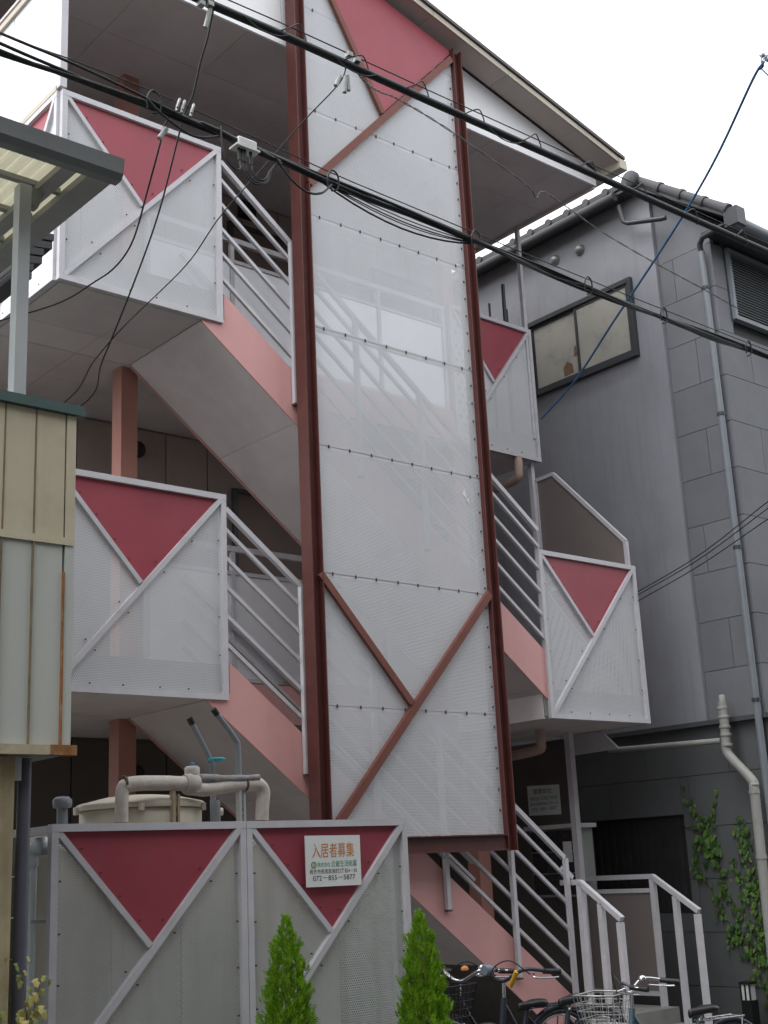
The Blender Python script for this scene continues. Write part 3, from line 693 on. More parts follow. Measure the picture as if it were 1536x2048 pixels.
# louvred window on the street face
lw = MB(); lx0, lx1, lz0, lz1 = 10.37, 12.2, 6.64, 7.40
lw.box(lx0, lx1, 6.56, 6.63, lz0, lz0+.04); lw.box(lx0, lx1, 6.56, 6.63, lz1-.04, lz1); lw.box(lx0, lx0+.04, 6.56, 6.63, lz0+.041, lz1-.041); lw.box(lx1-.04, lx1, 6.56, 6.63, lz0+.041, lz1-.041)
lw = lw.build('louvre_window', HPIPE, GH)
z = lz0+.05
while z < lz1-.05:
    MB().prism([(lx0+.042, 6.575, z), (lx0+.042, 6.595, z+.022), (lx0+.042, 6.60, z+.022), (lx0+.042, 6.58, z)], (lx1-lx0-.084, 0, 0)).build('slat', LOUV, lw); z += .029
MB().box(lx0-.03, lx0-.001, 6.60, 6.657, lz0-.05, lz1+.05).build('window_reveal', HFRAME, lw)
# roofs
hr = MB()
hr.prism([(9.90, 7.34, 8.30), (9.90, 7.34, 8.36), (13.5, 7.34, 8.40), (13.5, 7.34, 8.34)], (0, 7, 0))
hr.prism([(9.98, 6.24, 7.46), (9.98, 7.34, 8.30), (9.98, 7.34, 8.36), (9.98, 6.24, 7.52)], (6, 0, 0))
hr = hr.build('roof', HROOF, GH)
def seg(y0, z0, y1, z1, x, r, name='verge_tile'):
    t = MB(); p, q = Vector((x, y0, z0)), Vector((x, y1, z1)); d = (q-p)
    t.tube([p, p+d*.86, p+d*.87, q], [r*.90, r*.97, r*1.12, r*1.12], 14); t.build(name, HROOF, hr)
for k in range(4):
    a = k/4; b = (k+1)/4+.02; seg(7.26-.98*a, 8.34-.76*a, 7.26-.98*b, 8.34-.76*b, 10.0, .052)
MB().lathe([(.0, -.03), (.085, -.02), (.105, 0), (.105, .05), (.085, .07)], (9.93, 7.33, 8.36), 'X', 20).build('ridge_end_tile', HROOF, hr)
for k in range(5):
    MB().box(9.93, 10.04, 7.42+.035*k, 7.44+.035*k, 8.27-.012*k, 8.37-.016*k).build('ridge_ornament', HROOF, hr)
y = 7.62
while y < 11:
    MB().lathe([(.045, -.02), (.048, 0), (.048, .28)], (9.90, y, 8.335), 'X', 10).build('eave_tile', HROOF, hr); y += .27
MB().tube([(9.89, 7.5, 8.235), (9.89, 13, 8.235)], .05, 10).build('side_gutter', HROOF, hr)
MB().box(9.92, 10.09, 7.32, 13.9, 8.26, 8.295).build('side_soffit', HFRAME, hr)
MB().tube([(10.0, 6.21, 7.43), (16, 6.21, 7.43)], .055, 10).build('front_gutter', HPIPE, hr)
MB().box(9.96, 10.10, 6.15, 6.30, 7.38, 7.56).build('gutter_box', HFRAME, hr)
MB().box(10.0, 16, 6.26, 6.60, 7.44, 7.46).build('front_soffit', HFRAME, hr)
MB().prism([(HX+.045, 6.604, 7.412), (HX+.045, 7.232, 7.412), (HX+.045, 7.232, 8.12), (HX+.045, 6.604, 7.64)], (.053, 0, 0)).build('wall_tile', HTILE, hw)
MB().tube([(9.97, 7.52, 8.16), (9.97, 7.48, 7.96), (9.98, 7.44, 7.93), (9.99, 7.02, 7.80), (10.0, 6.98, 7.80)], .026, 10).build('gutter_arm', HFRAME, hr)
MB().tube([(9.99, 6.40, 7.42), (10.02, 6.60, 7.42), (10.05, 6.66, 7.38), (10.06, 6.66, 7.25)], .028, 10).build('gutter_arm', HFRAME, hr)
dp = MB().tube([(10.06, 6.66, 7.3), (10.06, 6.66, .06)], .033, 12).build('downpipe', HPIPE, GH)
for z in (6.9, 5.6, 4.3, 2.9, 1.6): MB().lathe([(.040, 0), (.040, .03)], (10.06, 6.66, z), 'Z', 12).build('pipe_bracket', HFRAME, dp)
bpipe = MB().tube(catmull([(9.95, 6.94, 2.93), (9.95, 6.95, 2.6), (9.95, 6.955, 2.50), (9.95, 6.92, 2.43), (9.95, 6.74, 2.23), (9.95, 6.715, 2.16), (9.95, 6.72, 2.0), (9.95, 6.75, .06)], 5), .043, 12).build('soil_pipe', BEIGE, GH)
for z in (2.86, 2.78, 2.69, 2.62, 2.53): MB().lathe([(.049, 0), (.052, .012), (.049, .024)], (9.95, 6.945, z), 'Z', 12).build('collar', BEIGE, bpipe)
MB().lathe([(.03, 0), (.03, .05), (.02, .06)], (9.95, 6.94, 2.93), 'Z', 12).build('pipe_cap', BEIGE, bpipe)
for z in (2.10, 1.55): MB().lathe([(.049, 0), (.049, .03)], (9.95, 6.72+.012*(2.1-z), z), 'Z', 12).build('collar', BEIGE, bpipe)
MB().tube([(9.95, 8.3, 2.625), (9.95, 7.0, 2.585)], .027, 10).build('branch_pipe', BEIGE, bpipe)

# bollard lamp
bl = thing('bollard_lamp', (9.9, 6.98, 0), 'short black post lamp with white lens beside the charcoal wall', 'lamp')
MB().box(9.85, 9.95, 6.93, 7.03, .06, .40).build('post', BLACK, bl); MB().box(9.845, 9.955, 6.925, 7.035, .53, .55).build('cap', BLACK, bl)
MB().box(9.86, 9.94, 6.94, 7.02, .402, .528).build('lens', SIGNW, bl)
for y in (6.93, 6.976, 7.02): MB().box(9.846, 9.858, y, y+.010, .402, .528).build('mullion', BLACK, bl)

# ================================================================== left neighbour: clad annex with canopy
AN = thing('clad_annex', (2.2, 5.3, 0), 'raised annex with cream and pale blue metal cladding and a corrugated canopy above', 'shed')
ab_ = MB().box(-2, 2.70, 5.33, 9.0, 2.20, 3.74).build('body', DARK, AN)
x = 2.655
seams = []
while x > 1.0:
    a = x-.150
    MB().box(a+.004, x-.004, 5.302, 5.328, 3.13, 3.735).build('cladding_strip', ANNC, AN)
    MB().box(a+.004, x-.004, 5.309, 5.328, 2.20, 3.128).build('cladding_strip', ANNB, AN)
    MB().box(a-.003, a+.003, 5.299, 5.330, 2.20, 3.735).build('batten', BATT, AN)
    x -= .150
MB().box(2.659, 2.705, 5.298, 5.33, 3.13, 3.735).build('corner_trim', ANNC, AN)
MB().box(2.663, 2.705, 5.303, 5.33, 2.20, 3.128).build('corner_trim', ANNB, AN)
MB().box(2.652, 2.660, 5.297, 5.318, 2.20, 2.98).build('rusty_strip', RUSTY, AN)
MB().box(-2, 2.700, 5.297, 5.301, 3.105, 3.14).build('joint_strip', ANNC, AN)
MB().box(-2, 2.74, 5.275, 9.0, 3.737, 3.785).build('cap_flashing', ANNG, AN)
MB().box(-2, 2.60, 5.28, 5.33, 2.155, 2.197).build('bottom_trim', ANNR, AN); MB().box(2.602, 2.725, 5.278, 5.33, 2.154, 2.198).build('bottom_trim', RUSTY, AN)
MB().box(-2, 2.70, 5.332, 9.0, 2.16, 2.198).build('underside', M('grey_underside', (.30, .31, .29), .7, .1, 4.), AN)
# canopy
MB().bar((2.435, 5.37, 3.786), (2.435, 5.37, 4.895), .065, .06).build('canopy_post', ALU, AN)
def cr(y): return 4.96+(y-5.08)*.02
cs_ = MB(); n = 96; vs = []; fs = []
xa, xb, ya, yb = 1.2, 2.74, 5.06, 7.6
for j, yy in enumerate((ya, yb)):
    for i in range(n+1):
        xx = xa+(xb-xa)*i/n; vs.append((xx, yy, 4.965+(yy-5.06)*.02+.013*math.sin(i*2*math.pi/4.)))
fs = [(i, i+1, n+2+i, n+1+i) for i in range(n)]
k2 = len(vs); vs += [(a, b, c+.002) for a, b, c in vs]; fs += [(f[3]+k2, f[2]+k2, f[1]+k2, f[0]+k2) for f in fs]
CORR = bpy.data.materials.new('cream_polycarbonate'); CORR.use_nodes = True
_n = CORR.node_tree.nodes; _l = CORR.node_tree.links; _b = _n['Principled BSDF']; _b.inputs['Base Color'].default_value = (.74, .72, .64, 1); _b.inputs['Roughness'].default_value = .4
_t = _n.new('ShaderNodeBsdfTranslucent'); _t.inputs['Color'].default_value = (.74, .72, .62, 1); _x = _n.new('ShaderNodeMixShader'); _x.inputs[0].default_value = .6
_l.new(_b.outputs[0], _x.inputs[1]); _l.new(_t.outputs[0], _x.inputs[2]); _l.new(_x.outputs[0], _n['Material Output'].inputs['Surface'])
cs_.add(vs, fs, True); cs_.build('corrugated_roof', CORR, AN)
prof = [(-.052, .052), (-.046, .010), (-.042, -.025), (-.018, -.052), (.035, -.052), (.05, .0), (.05, .05), (.044, .05), (.044, .002), (.03, -.046), (-.016, -.046), (-.036, -.022), (-.040, .012), (-.046, .052)]
gu = MB(); nP = len(prof)
for xx in (1.0, 2.762): gu.v += [(xx, 5.03+a, 4.922+b) for a, b in prof]
gu.f += [(i, (i+1) % nP, (i+1) % nP+nP, i+nP) for i in range(nP)]; gu.sm += [False]*nP
gu.build('canopy_gutter', GUTT, AN)
MB().prism([(2.762, 5.03+a, 4.922+b) for a, b in prof[:7]], (.010, 0, 0)).build('gutter_end', GUTT, AN)
for xx in (2.545, 1.8): MB().bar((xx, 5.08, 4.915), (xx, 7.6, 4.965), .078, .035, (1,0,0)).build('rafter', ALUD, AN)
MB().bar((2.70, 5.08, 4.912), (2.70, 7.6, 4.962), .125, .04, (1,0,0)).build('edge_beam', ALUD, AN)
for yy in (5.40, 5.72, 6.05, 6.4): MB().bar((1.2, yy, 4.940+(yy-5.06)*.02), (2.64, yy, 4.940+(yy-5.06)*.02), .035, .025).build('purlin', ALUD, AN)
MB().bar((2.475, 5.37, 4.80), (2.51, 5.37, 4.89), .05, .06).build('post_head', ALUD, AN)
# old tile stack at the neighbour's eave end behind the canopy
et = MB()
for k in range(6):
    e_ = .02*(k % 2)
    et.prism([(2.80, 6.3, 5.20-.055*k), (3.055-.030*k+e_, 6.3, 5.225-.055*k), (3.055-.030*k+e_, 6.3, 5.185-.055*k), (2.80, 6.3, 5.15-.055*k)], (0, .4, 0))
et.build('eave_edge', HROOF, AN)
MB().box(1.0, 2.35, 6.6, 6.66, 3.786, 5.0).build('annex_wall', M('annex_back_wall', (.24, .23, .21), .8, .1, 4.), AN)
MB().tube(catmull([(2.31, 6.0, 4.6), (2.36, 6.0, 4.5), (2.365, 6.0, 4.2), (2.34, 6.0, 3.8)]), .02, 8).build('drop_pipe', ALU, AN)
# under the annex
MB().box(2.375, 2.475, 5.36, 5.44, .06, 2.15).build('rusty_post', RPOST, AN)
MB().box(2.478, 2.51, 5.37, 5.375, 2.05, 2.15).build('bracket', ALU, AN)
MB().box(1.2, 2.372, 5.365, 5.40, 1.45, 2.15).build('lower_panel', ANNR, AN); MB().box(1.2, 2.372, 5.365, 5.40, .06, 1.445).build('lower_panel', M('blue_sheet', (.25, .38, .42), .6, .1, 5.), AN)
MB().tube([(2.548, 5.42, .06), (2.548, 5.42, 2.15)], .030, 12).build('grey_pipe', M('dark_pipe', (.10, .10, .13), .5, .1, 5.), AN)
bw = thing('block_wall', (2.0, 6.45, 0), 'mossy concrete block wall behind the annex post', 'wall')
for j in range(9):
    for i in range(5):
        x = 1.0+.4*i+(.2 if j % 2 else 0)
        MB().box(x+.003, x+.394, 6.4, 6.5, .06+.2*j+.003, .06+.2*j+.197).build('block', M('mossy_block', (.15, .145, .105), .9, .2, 6., dirt=.5, dirtcol=(.07, .08, .04)), bw)
pv = thing('drain_pipe', (2.865, 5.95, 0), 'white plastic drain pipe with elbow at the left end of the fence', 'pipe')
MB().tube([(2.852, 5.95, .06), (2.852, 5.95, 1.72)], .020, 12).build('pipe', PVC, pv)
MB().tube(catmull([(2.852, 5.95, 1.70), (2.854, 5.95, 1.76), (2.88, 5.95, 1.79), (2.96, 5.96, 1.79)]), [.026]*6+[.036]*6+[.042]*7, 12).build('elbow', PVC, pv)
MB().box(2.84, 2.95, 5.93, 5.98, 1.44, 1.455).build('clip', ALU, pv)

# ================================================================== plants
def conifer(x, y, h, lab, seed, wide, lean=0.):
    rnd = random.Random(seed)
    t = thing('conifer', (x, y, .06), lab, 'shrub', 'small conifers in front of the fence')
    MB().tube([(x, y, .06), (x+lean*.5, y, h*.5), (x+lean, y, h*.9)], [.028, .018, .006], 8).build('trunk', BARK, t)
    mb = MB()
    def R(s):                                # radius at fraction s below the top
        return wide*(.11+1.02*s**.72)*min(1, .25+s*7)*(1 if s < .8 else max(.5, 1-(s-.8)*1.9))
    N = 11000
    for i in range(N):
        s = rnd.random()**.62; z = h-s*(h-.12)
        a = rnd.uniform(0, 2*math.pi)
        clump = .76+.26*math.sin(a*5+z*23+seed)*math.cos(a*3-z*31)+.08*math.sin(z*60+a*9)
        rr = R(s)*clump*(rnd.uniform(.35, 1.0)**.45)
        cx_ = x+lean*(1-s); p = Vector((cx_+rr*math.cos(a), y+rr*math.sin(a), z))
        out = Vector((math.cos(a), math.sin(a), 0))
        d = (out*rnd.uniform(.15, .65)+Vector((rnd.uniform(-.25,.25), rnd.uniform(-.25,.25), rnd.uniform(.7, 1.2)))).normalized()
        sd_ = d.cross(Vector((rnd.uniform(-1,1), rnd.uniform(-1,1), rnd.uniform(-1,1)))).normalized()
        L = rnd.uniform(.020, .055)*(1 if s > .1 else .8); w = .0032
        tip = p+d*L
        vs = [p-sd_*w*.6, p+sd_*w*.6, tip]; fs = [(0, 1, 2)]
        for k in range(3):
            q = p+d*L*(.15+.22*k); l2 = L*(.5-.1*k)
            for sg_ in (-1, 1):
                e = (d*.75+sd_*sg_*.62).normalized(); nn = len(vs)
                vs += [q, q+d*w*2.2, q+e*l2]; fs.append((nn, nn+1, nn+2))
        mb.add(vs, fs)
    mb.build('crown', CONIF, t)
conifer(3.885, 5.35, 1.41, 'bright green pointed conifer in front of the middle fence post', 3, .235)
conifer(4.755, 5.35, 1.385, 'bright green pointed conifer hiding the right end of the fence', 11, .240, .0)

IVY = [[(7.61, 2.08), (7.52, 1.99), (7.42, 1.89)], [(7.27, 2.06), (7.33, 1.95), (7.39, 1.85)], [(7.65, 1.87), (7.54, 1.83), (7.41, 1.8)],
 [(7.42, 1.89), (7.41, 1.74), (7.36, 1.58), (7.3, 1.43), (7.26, 1.29), (7.18, 1.14), (7.09, 1.0), (6.96, 0.83)],
 [(7.12, 1.85), (7.06, 1.76), (7.0, 1.67)], [(7.02, 1.86), (7.0, 1.67), (6.99, 1.46), (7.0, 1.25), (6.98, 1.04), (6.92, 0.79), (6.9, .06)],
 [(7.58, 1.54), (7.49, 1.39), (7.38, 1.21), (7.3, 1.04), (7.16, 0.91), (7.0, .5), (6.95, .06)], [(7.18, 1.49), (7.09, 1.38), (7.03, 1.25)],
 [(7.28, 0.95), (7.17, 0.85), (7.02, 0.79), (6.94, 0.67)], [(6.91, 1.37), (6.88, 1.08), (6.92, 0.58), (6.93, .06)]]
iv = thing('ivy', (10.14, 7.0, .06), 'green ivy climbing the charcoal wall of the grey house', 'ivy')
st = MB()
for p in IVY: st.tube(catmull([(10.155, a, b) for a, b in p], 3), .005, 5)
st.build('stems', BARK, iv)
def leaf(mb, p, nrm, size, rnd):
    n = Vector(nrm).normalized(); a = n.cross(Vector((rnd.uniform(-.4,.4), rnd.uniform(-.4,.4), 1))).normalized(); b = a.cross(n)
    b = -b if b.z > 0 else b
    pts = [(0, -.35, 0), (.5, -.25, .03), (.28, .1, 0), (.42, .42, .05), (.0, 1.0, .1), (-.42, .42, .05), (-.28, .1, 0), (-.5, -.25, .03)]
    vs = [p+(a*u+b*v-n*w)*size for u, v, w in pts]
    mb.add([p+n*size*.06]+vs, [(0, i+1, (i+1) % 8+1) for i in range(8)])
rnd = random.Random(5); lv = MB()
dens = [18, 22, 9, 95, 14, 150, 62, 34, 62, 130]; spread = [.03, .035, .025, .07, .03, .10, .06, .05, .08, .11]
for p, dn, sp_ in zip(IVY, dens, spread):
    q = catmull([(0, a, b) for a, b in p], 8)
    for i in range(dn):
        c = rnd.choice(q); k = sp_*(.6+.7*max(0, 1.9-c.z)/1.2)
        if c.z < .3: continue
        pos = Vector((10.152-rnd.uniform(0, .035), c.y+rnd.gauss(0, k*.6), c.z+rnd.gauss(0, .05)))
        leaf(lv, pos, (-1, rnd.uniform(-.7, .3), rnd.uniform(-.1, .8)), rnd.uniform(.018, .048), rnd)
for i in range(46):                        # dense tuft near the top
    leaf(lv, Vector((10.145-rnd.uniform(0, .04), rnd.gauss(7.40, .07), rnd.gauss(1.71, .07))), (-1, rnd.uniform(-.6, .2), rnd.uniform(0, .8)), rnd.uniform(.04, .066), rnd)
lv.build('foliage', IVYM, iv, kind='stuff')
dv = thing('dry_vine', (2.42, 5.2, .06), 'straggly yellowing vine at the foot of the rusty post', 'vine')
st = MB(); lv = MB(); rnd = random.Random(9)
for k in range(5):
    bx_, by_ = 2.34+.045*k, 5.22+rnd.uniform(-.04, .04); top = rnd.uniform(1.05, 1.5)
    pts = [(bx_, by_, .06), (bx_+rnd.uniform(-.05,.05), by_-.03, .5), (bx_+rnd.uniform(-.06,.06), by_-.05, .9), (bx_+rnd.uniform(-.08,.08), by_-.05, top)]
    st.tube(catmull(pts, 4), .003, 5)
    for c in catmull(pts, 14):
        if c.z > .7:
            for _ in range(2): leaf(lv, c+Vector((rnd.gauss(0,.025), rnd.gauss(0,.02), rnd.gauss(0,.02))), (rnd.uniform(-.6,.6), -1, rnd.uniform(-.2,.9)), rnd.uniform(.018,.036), rnd)
st.build('stems', BARK, dv); lv.build('foliage', DRYV, dv, kind='stuff')

# ================================================================== bicycles
def bicycle(pos, heading, lab, frame, bar_mat, bell_mat, steer=0., basket=None, extras=(), scale=1., sad_z=.80, bell_y=.20):
    t = thing('bicycle', (0, 0, 0), lab, 'bicycle', 'bicycles parked by the stairs')
    def B(mb, name, mat, par=t): return mb.build(name, mat, par)
    r = .325; c, s_ = math.cos(steer), math.sin(steer); px_ = .345
    def T(x, y, z): return (px_+(x-px_)*c-y*s_, (x-px_)*s_+y*c, z)
    def turn(mb): mb.v = [T(*v) for v in mb.v]; return mb
    def wheel(x):
        w = MB(); w.tube([(x+r*math.cos(a), 0, r+.0+r*math.sin(a)) for a in [2*math.pi*k/36 for k in range(37)]], .017, 8, False); tyre = B(turn(w) if x > 0 else w, 'tyre', BLACK)
        w = MB(); w.tube([(x+(r-.022)*math.cos(a), 0, r+(r-.022)*math.sin(a)) for a in [2*math.pi*k/36 for k in range(37)]], .010, 6, False)
        for k in range(18):
            a = 2*math.pi*k/18; w.tube([(x+.02*math.cos(a+1.2), (-1)**k*.02, r+.02*math.sin(a+1.2)), (x+(r-.025)*math.cos(a), 0, r+(r-.025)*math.sin(a))], .0012, 4)
        w.lathe([(.02, -.04), (.02, .04)], (x, 0, r), 'Y', 10); B(turn(w) if x > 0 else w, 'rim', CHROME, tyre)
        f = MB(); ar = [math.radians(k) for k in range(10 if x > 0 else -20, 191 if x < 0 else 171, 9)]
        f.tube([(x+(r+.032)*math.cos(a), 0, r+(r+.032)*math.sin(a)) for a in ar], .020, 6); B(turn(f) if x > 0 else f, 'mudguard', BFRK if frame is not BFRS else CHROME)
    wheel(-.53); wheel(.55)
    f = MB(); bb, st_, hd0, hd1, ra = (-.10, 0, .27), (-.24, 0, .70), (.385, 0, .66), (.36, 0, .80), (-.53, 0, r)
    f.tube([bb, st_], .016, 8); f.tube(catmull([bb, (.0, 0, .30), (.2, 0, .45), hd0], 4), .019, 8); f.tube(catmull([(-.17, 0, .48), (.02, 0, .47), (.2, 0, .58), hd1], 4), .015, 8); f.tube([(.392, 0, .63), (.352, 0, .83)], .02, 8)
    for s in (-1, 1):
        f.tube([bb, (ra[0], s*.06, ra[2])], .010, 6); f.tube([(-.22, 0, .66), (ra[0], s*.06, ra[2])], .009, 6)
    B(f, 'frame', frame)
    k = MB()
    for s in (-1, 1): k.tube([(.39, s*.03, .66), (.43, s*.05, .55), (.55, s*.055, r)], .011, 6)
    B(turn(k), 'fork', bar_mat)
    k = MB(); k.tube([T(.352, 0, .82), T(.345, 0, .93)], .012, 8); B(k, 'stem', CHROME)
    hb = MB(); hb.tube([T(*p) for p in catmull([(.12, .27, .975), (.22, .255, .985), (.33, .17, 1.0), (.365, .05, .94), (.36, 0, .93), (.365, -.05, .94), (.33, -.17, 1.0), (.22, -.255, .985), (.12, -.27, .975)], 5)], .0115, 8); hb = B(hb, 'handlebar', bar_mat)
    for s in (-1, 1):
        B(MB().tube([T(.24, s*.25, .985), T(.11, s*.272, .973)], .017, 10), 'grip', BLACK, hb)
        B(MB().tube([T(*p) for p in catmull([(.29, s*.21, .975), (.33, s*.25, .955), (.22, s*.29, .945), (.16, s*.30, .945)], 4)], .006, 6), 'brake_lever', CHROME, hb)
    B(MB().lathe([(.026, 0), (.027, .012), (.018, .026), (0, .031)], T(.325, bell_y, .995), 'Z', 14), 'bell', bell_mat, hb)
    B(MB().tube([T(*p) for p in catmull([(.31, .2, .97), (.42, .12, 1.06), (.46, 0, .98), (.42, 0, .75)], 5)], .004, 5), 'brake_cable', BLACK, hb)
    k = MB(); k.tube([(-.24, 0, .68), (-.265, 0, sad_z-.03)], .012, 8); B(k, 'seat_post', CHROME)
    sv = []; sf = []; prof_ = [(-.12, .055, .0), (-.11, .072, .010), (-.05, .070, .012), (.02, .040, .004), (.08, .022, .0), (.11, .015, -.006)]
    nn = 8
    for (xx, hw, zz_) in prof_:
        for q in range(nn):
            a = 2*math.pi*q/nn; sv.append((-.27+xx, hw*math.cos(a), sad_z+zz_+(.022 if math.sin(a) > 0 else .036)*math.sin(a)))
    for i in range(len(prof_)-1):
        for q in range(nn): sf.append((i*nn+q, i*nn+(q+1) % nn, (i+1)*nn+(q+1) % nn, (i+1)*nn+q))
    sf += [tuple(range(nn))[::-1], tuple(range((len(prof_)-1)*nn, len(prof_)*nn))]
    B(MB().add(sv, sf, True), 'saddle', SADD)
    k = MB()
    for s in (-1, 1): k.tube([(-.24, s*.04, .70), (-.62, s*.06, .70)], .006, 6); k.tube([(-.60, s*.06, .70), (-.53, s*.065, r)], .005, 6)
    for q in range(4): k.tube([(-.33-.09*q, -.055, .70), (-.33-.09*q, .055, .70)], .004, 6)
    B(k, 'carrier', BFRK if basket != 'wire' else CHROME)
    k = MB(); k.lathe([(.035, -.012), (.035, .012)], (-.10, 0, .27), 'Y', 12)
    k.tube([(-.10, .05, .27), (-.02, .07, .13)], .010, 6); k.tube([(-.10, -.05, .27), (-.18, -.07, .41)], .010, 6); k.box(-.06, .03, .075, .15, .12, .14); k.box(-.22, -.13, -.15, -.075, .40, .42)
    B(k, 'crank', BFRK)
    if basket:
        b_ = MB(); x0, x1, y0, z0, z1 = .44, .66, .135, .72, .92; rr = .0028 if basket == 'wire' else .0045
        def ring(z, e, q): b_.tube([(x0-e, -y0-e, z), (x1+e, -y0-e, z), (x1+e, y0+e, z), (x0-e, y0+e, z), (x0-e, -y0-e, z)], q, 5)
        for q in range(5): ring(z0+(z1-z0)*q/4, .035*q/4, rr if q < 4 else .006)
        for q in range(7):
            u = q/6
            for s in (-1, 1):
                b_.tube([(x0+(x1-x0)*u, s*y0, z0), (x0-.035+(x1-x0+.07)*u, s*(y0+.035), z1)], rr, 4)
            v = -y0+2*y0*u; v2 = v*(y0+.035)/y0
            b_.tube([(x0, v, z0), (x0-.035, v2, z1)], rr, 4); b_.tube([(x1, v, z0), (x1+.035, v2, z1)], rr, 4); b_.tube([(x0, v, z0), (x1, v, z0)], rr, 4)
        B(turn(b_), 'basket', WIRE if basket == 'wire' else BLACK)
        B(turn(MB().tube([(.47, .0, .69), (.53, .05, r)], .006, 6)), 'basket_stay', CHROME)
    if 'reflector' in extras:
        rf = B(MB().lathe([(.042, 0), (.042, -.02), (.03, -.024)], (-.66, 0, .60), 'X', 18), 'rear_reflector', REFL)
        for q in range(4): B(MB().box(-.688, -.6845, -.024, .024, .580+.012*q, .585+.012*q), 'reflector_rib', BLACK, rf)
    if 'lamp' in extras:
        B(MB().lathe([(.018, -.05), (.034, -.02), (.036, .03), (.030, .034)], T(.42, -.06, 1.0), 'X', 14), 'head_lamp', M('grey_plastic', (.17, .19, .23), .35, .05, 10.))
    if 'tape' in extras:
        B(MB().tube([T(.36, .13, .99), T(.35, .06, .90)], .016, 8), 'yellow_tape', YELL, hb)
    t.location = pos; t.rotation_euler = (0, 0, heading); t.scale = (scale,)*3
    return t
bicycle((6.46, 5.10, .06), math.radians(172), 'blue framed bicycle with wire basket parked by the entrance steps', BFRB, CHROME, CHROME, -1.15, 'wire', ('reflector',), .865, .76, -.15)
bicycle((6.16, 5.84, .06), math.radians(180), 'dark bicycle with grey lamp and black grips parked under the stairs', BFRK, BFRK, CHROME, .05, None, ('lamp', 'tape'), .94, .76, -.20)
bicycle((6.24, 6.28, .06), math.radians(176), 'bicycle with chrome handlebar and orange bell beside the right conifer', BFRK, CHROME, ORNG, .25, 'black', (), .92, .72, .02)

# ================================================================== overhead cables and pole
TOPC = [(1.6, 4.2, 5.42), (2.53, 4.2, 5.375), (3.26, 4.2, 5.385), (4.27, 4.2, 5.39), (5.88, 4.2, 5.405), (7.11, 4.2, 5.42), (8.3, 4.2, 5.43)]
tc = thing('trunk_cable', (4.8, 4.2, 5.39), 'thickest black overhead cable crossing the upper part of the facade', 'cable')
MB().tube(catmull(TOPC, 8), .0205, 10).build('cable', CABLE, tc)
MB().tube([Vector(p)+Vector((0, -.01, .055)) for p in catmull(TOPC, 8)], .0035, 6).build('messenger_wire', CABLE, tc)
hg = [2.72, 3.24, 3.62, 4.02, 4.42, 4.86, 5.32, 5.78, 6.28, 6.8]
for i, x in enumerate(hg):
    z = 5.388+.012*(x-3)/4
    MB().tube(catmull([(x-.10, 4.18, z+.0), (x-.05, 4.175, z+.035), (x, 4.175, z+.062+.012*(i % 2)), (x+.03, 4.18, z+.05), (x+.05, 4.185, z+.0), (x+.045, 4.2, z-.02)], 4), .0035, 6).build('hanger_loop', CABLE, tc)
for x in (3.05, 3.58, 4.62): MB().tube(catmull([(x-.12, 4.18, 5.375), (x-.04, 4.175, 5.34), (x+.06, 4.175, 5.345), (x+.14, 4.18, 5.385)], 4), .003, 5).build('slack_wire', CABLE, tc)
for (x, z) in ((2.705, 5.33), (2.75, 5.345), (3.55, 5.42), (3.60, 5.41)): MB().box(x-.014, x+.014, 4.17, 4.2, z, z+.022).build('clamp', ZINC, tc)

LOWC = [(1.2, 4.2, 4.735), (1.79, 4.2, 4.74), (2.11, 4.2, 4.75), (2.46, 4.2, 4.75), (2.91, 4.2, 4.735), (3.41, 4.2, 4.70), (3.84, 4.2, 4.685), (4.33, 4.2, 4.672), (5.19, 4.2, 4.65), (5.85, 4.2, 4.64), (6.69, 4.2, 4.63), (8.3, 4.2, 4.62)]
lb = thing('cable_bundle', (4.5, 4.2, 4.68), 'lower bundle of thin black overhead cables carrying a white splice box', 'cable')
for k, (dy, dz, r, ph) in enumerate(((0, 0, .0105, 0), (.015, -.012, .008, 1.), (-.012, -.016, .007, 2.2), (.004, .014, .006, 3.))):
    pts = []
    for i, p in enumerate(catmull(LOWC, 8)):
        a = ph+p.x*2.2; left = max(0, 2.6-p.x)*.03*(k-1)
        pts.append((p.x, p.y+dy*math.cos(a)-dz*math.sin(a), p.z+dy*math.sin(a)+dz*math.cos(a)+left))
    MB().tube(pts, r, 8).build('strand', CABLE, lb)
MB().tube(catmull([(x, 4.19, z+.045+(.0 if x > 2.6 else .01)) for x, y, z in LOWC], 6), .003, 6).build('messenger_wire', CABLE, lb)
def slack(x0, x1, sag, r, dy=0.):
    def zc(x):
        for (a, _, za), (b, _, zb) in zip(LOWC, LOWC[1:]):
            if a <= x <= b: return za+(zb-za)*(x-a)/(b-a)
    pts = [(x0+(x1-x0)*t/10, 4.18+dy, zc(x0+(x1-x0)*t/10)-sag*4*(t/10)*(1-t/10)-.008) for t in range(11)]
    MB().tube(pts, r, 6).build('slack_strand', CABLE, lb)
for sg_, r_ in ((.075, .005), (.055, .003), (.045, .0035), (.03, .003)): slack(3.36, 4.34, sg_, r_, .004*sg_*100)
for a, b, s in ((4.40, 5.2, .022), (4.45, 5.15, .03), (5.19, 5.85, .03), (5.2, 5.8, .02), (5.85, 6.69, .035), (5.9, 6.65, .025), (5.88, 6.6, .015)): slack(a, b, s, .003)
for x in (2.46, 3.41, 4.33, 5.19, 5.85, 6.69):
    z = [p[2] for p in LOWC if abs(p[0]-x) < .01][0]
    MB().tube(catmull([(x-.03, 4.175, z-.045), (x-.035, 4.17, z), (x-.01, 4.17, z+.045), (x+.03, 4.175, z+.03), (x+.035, 4.185, z-.03), (x, 4.19, z-.05)], 3), .0045, 6).build('spiral_hanger', CABLE, lb)
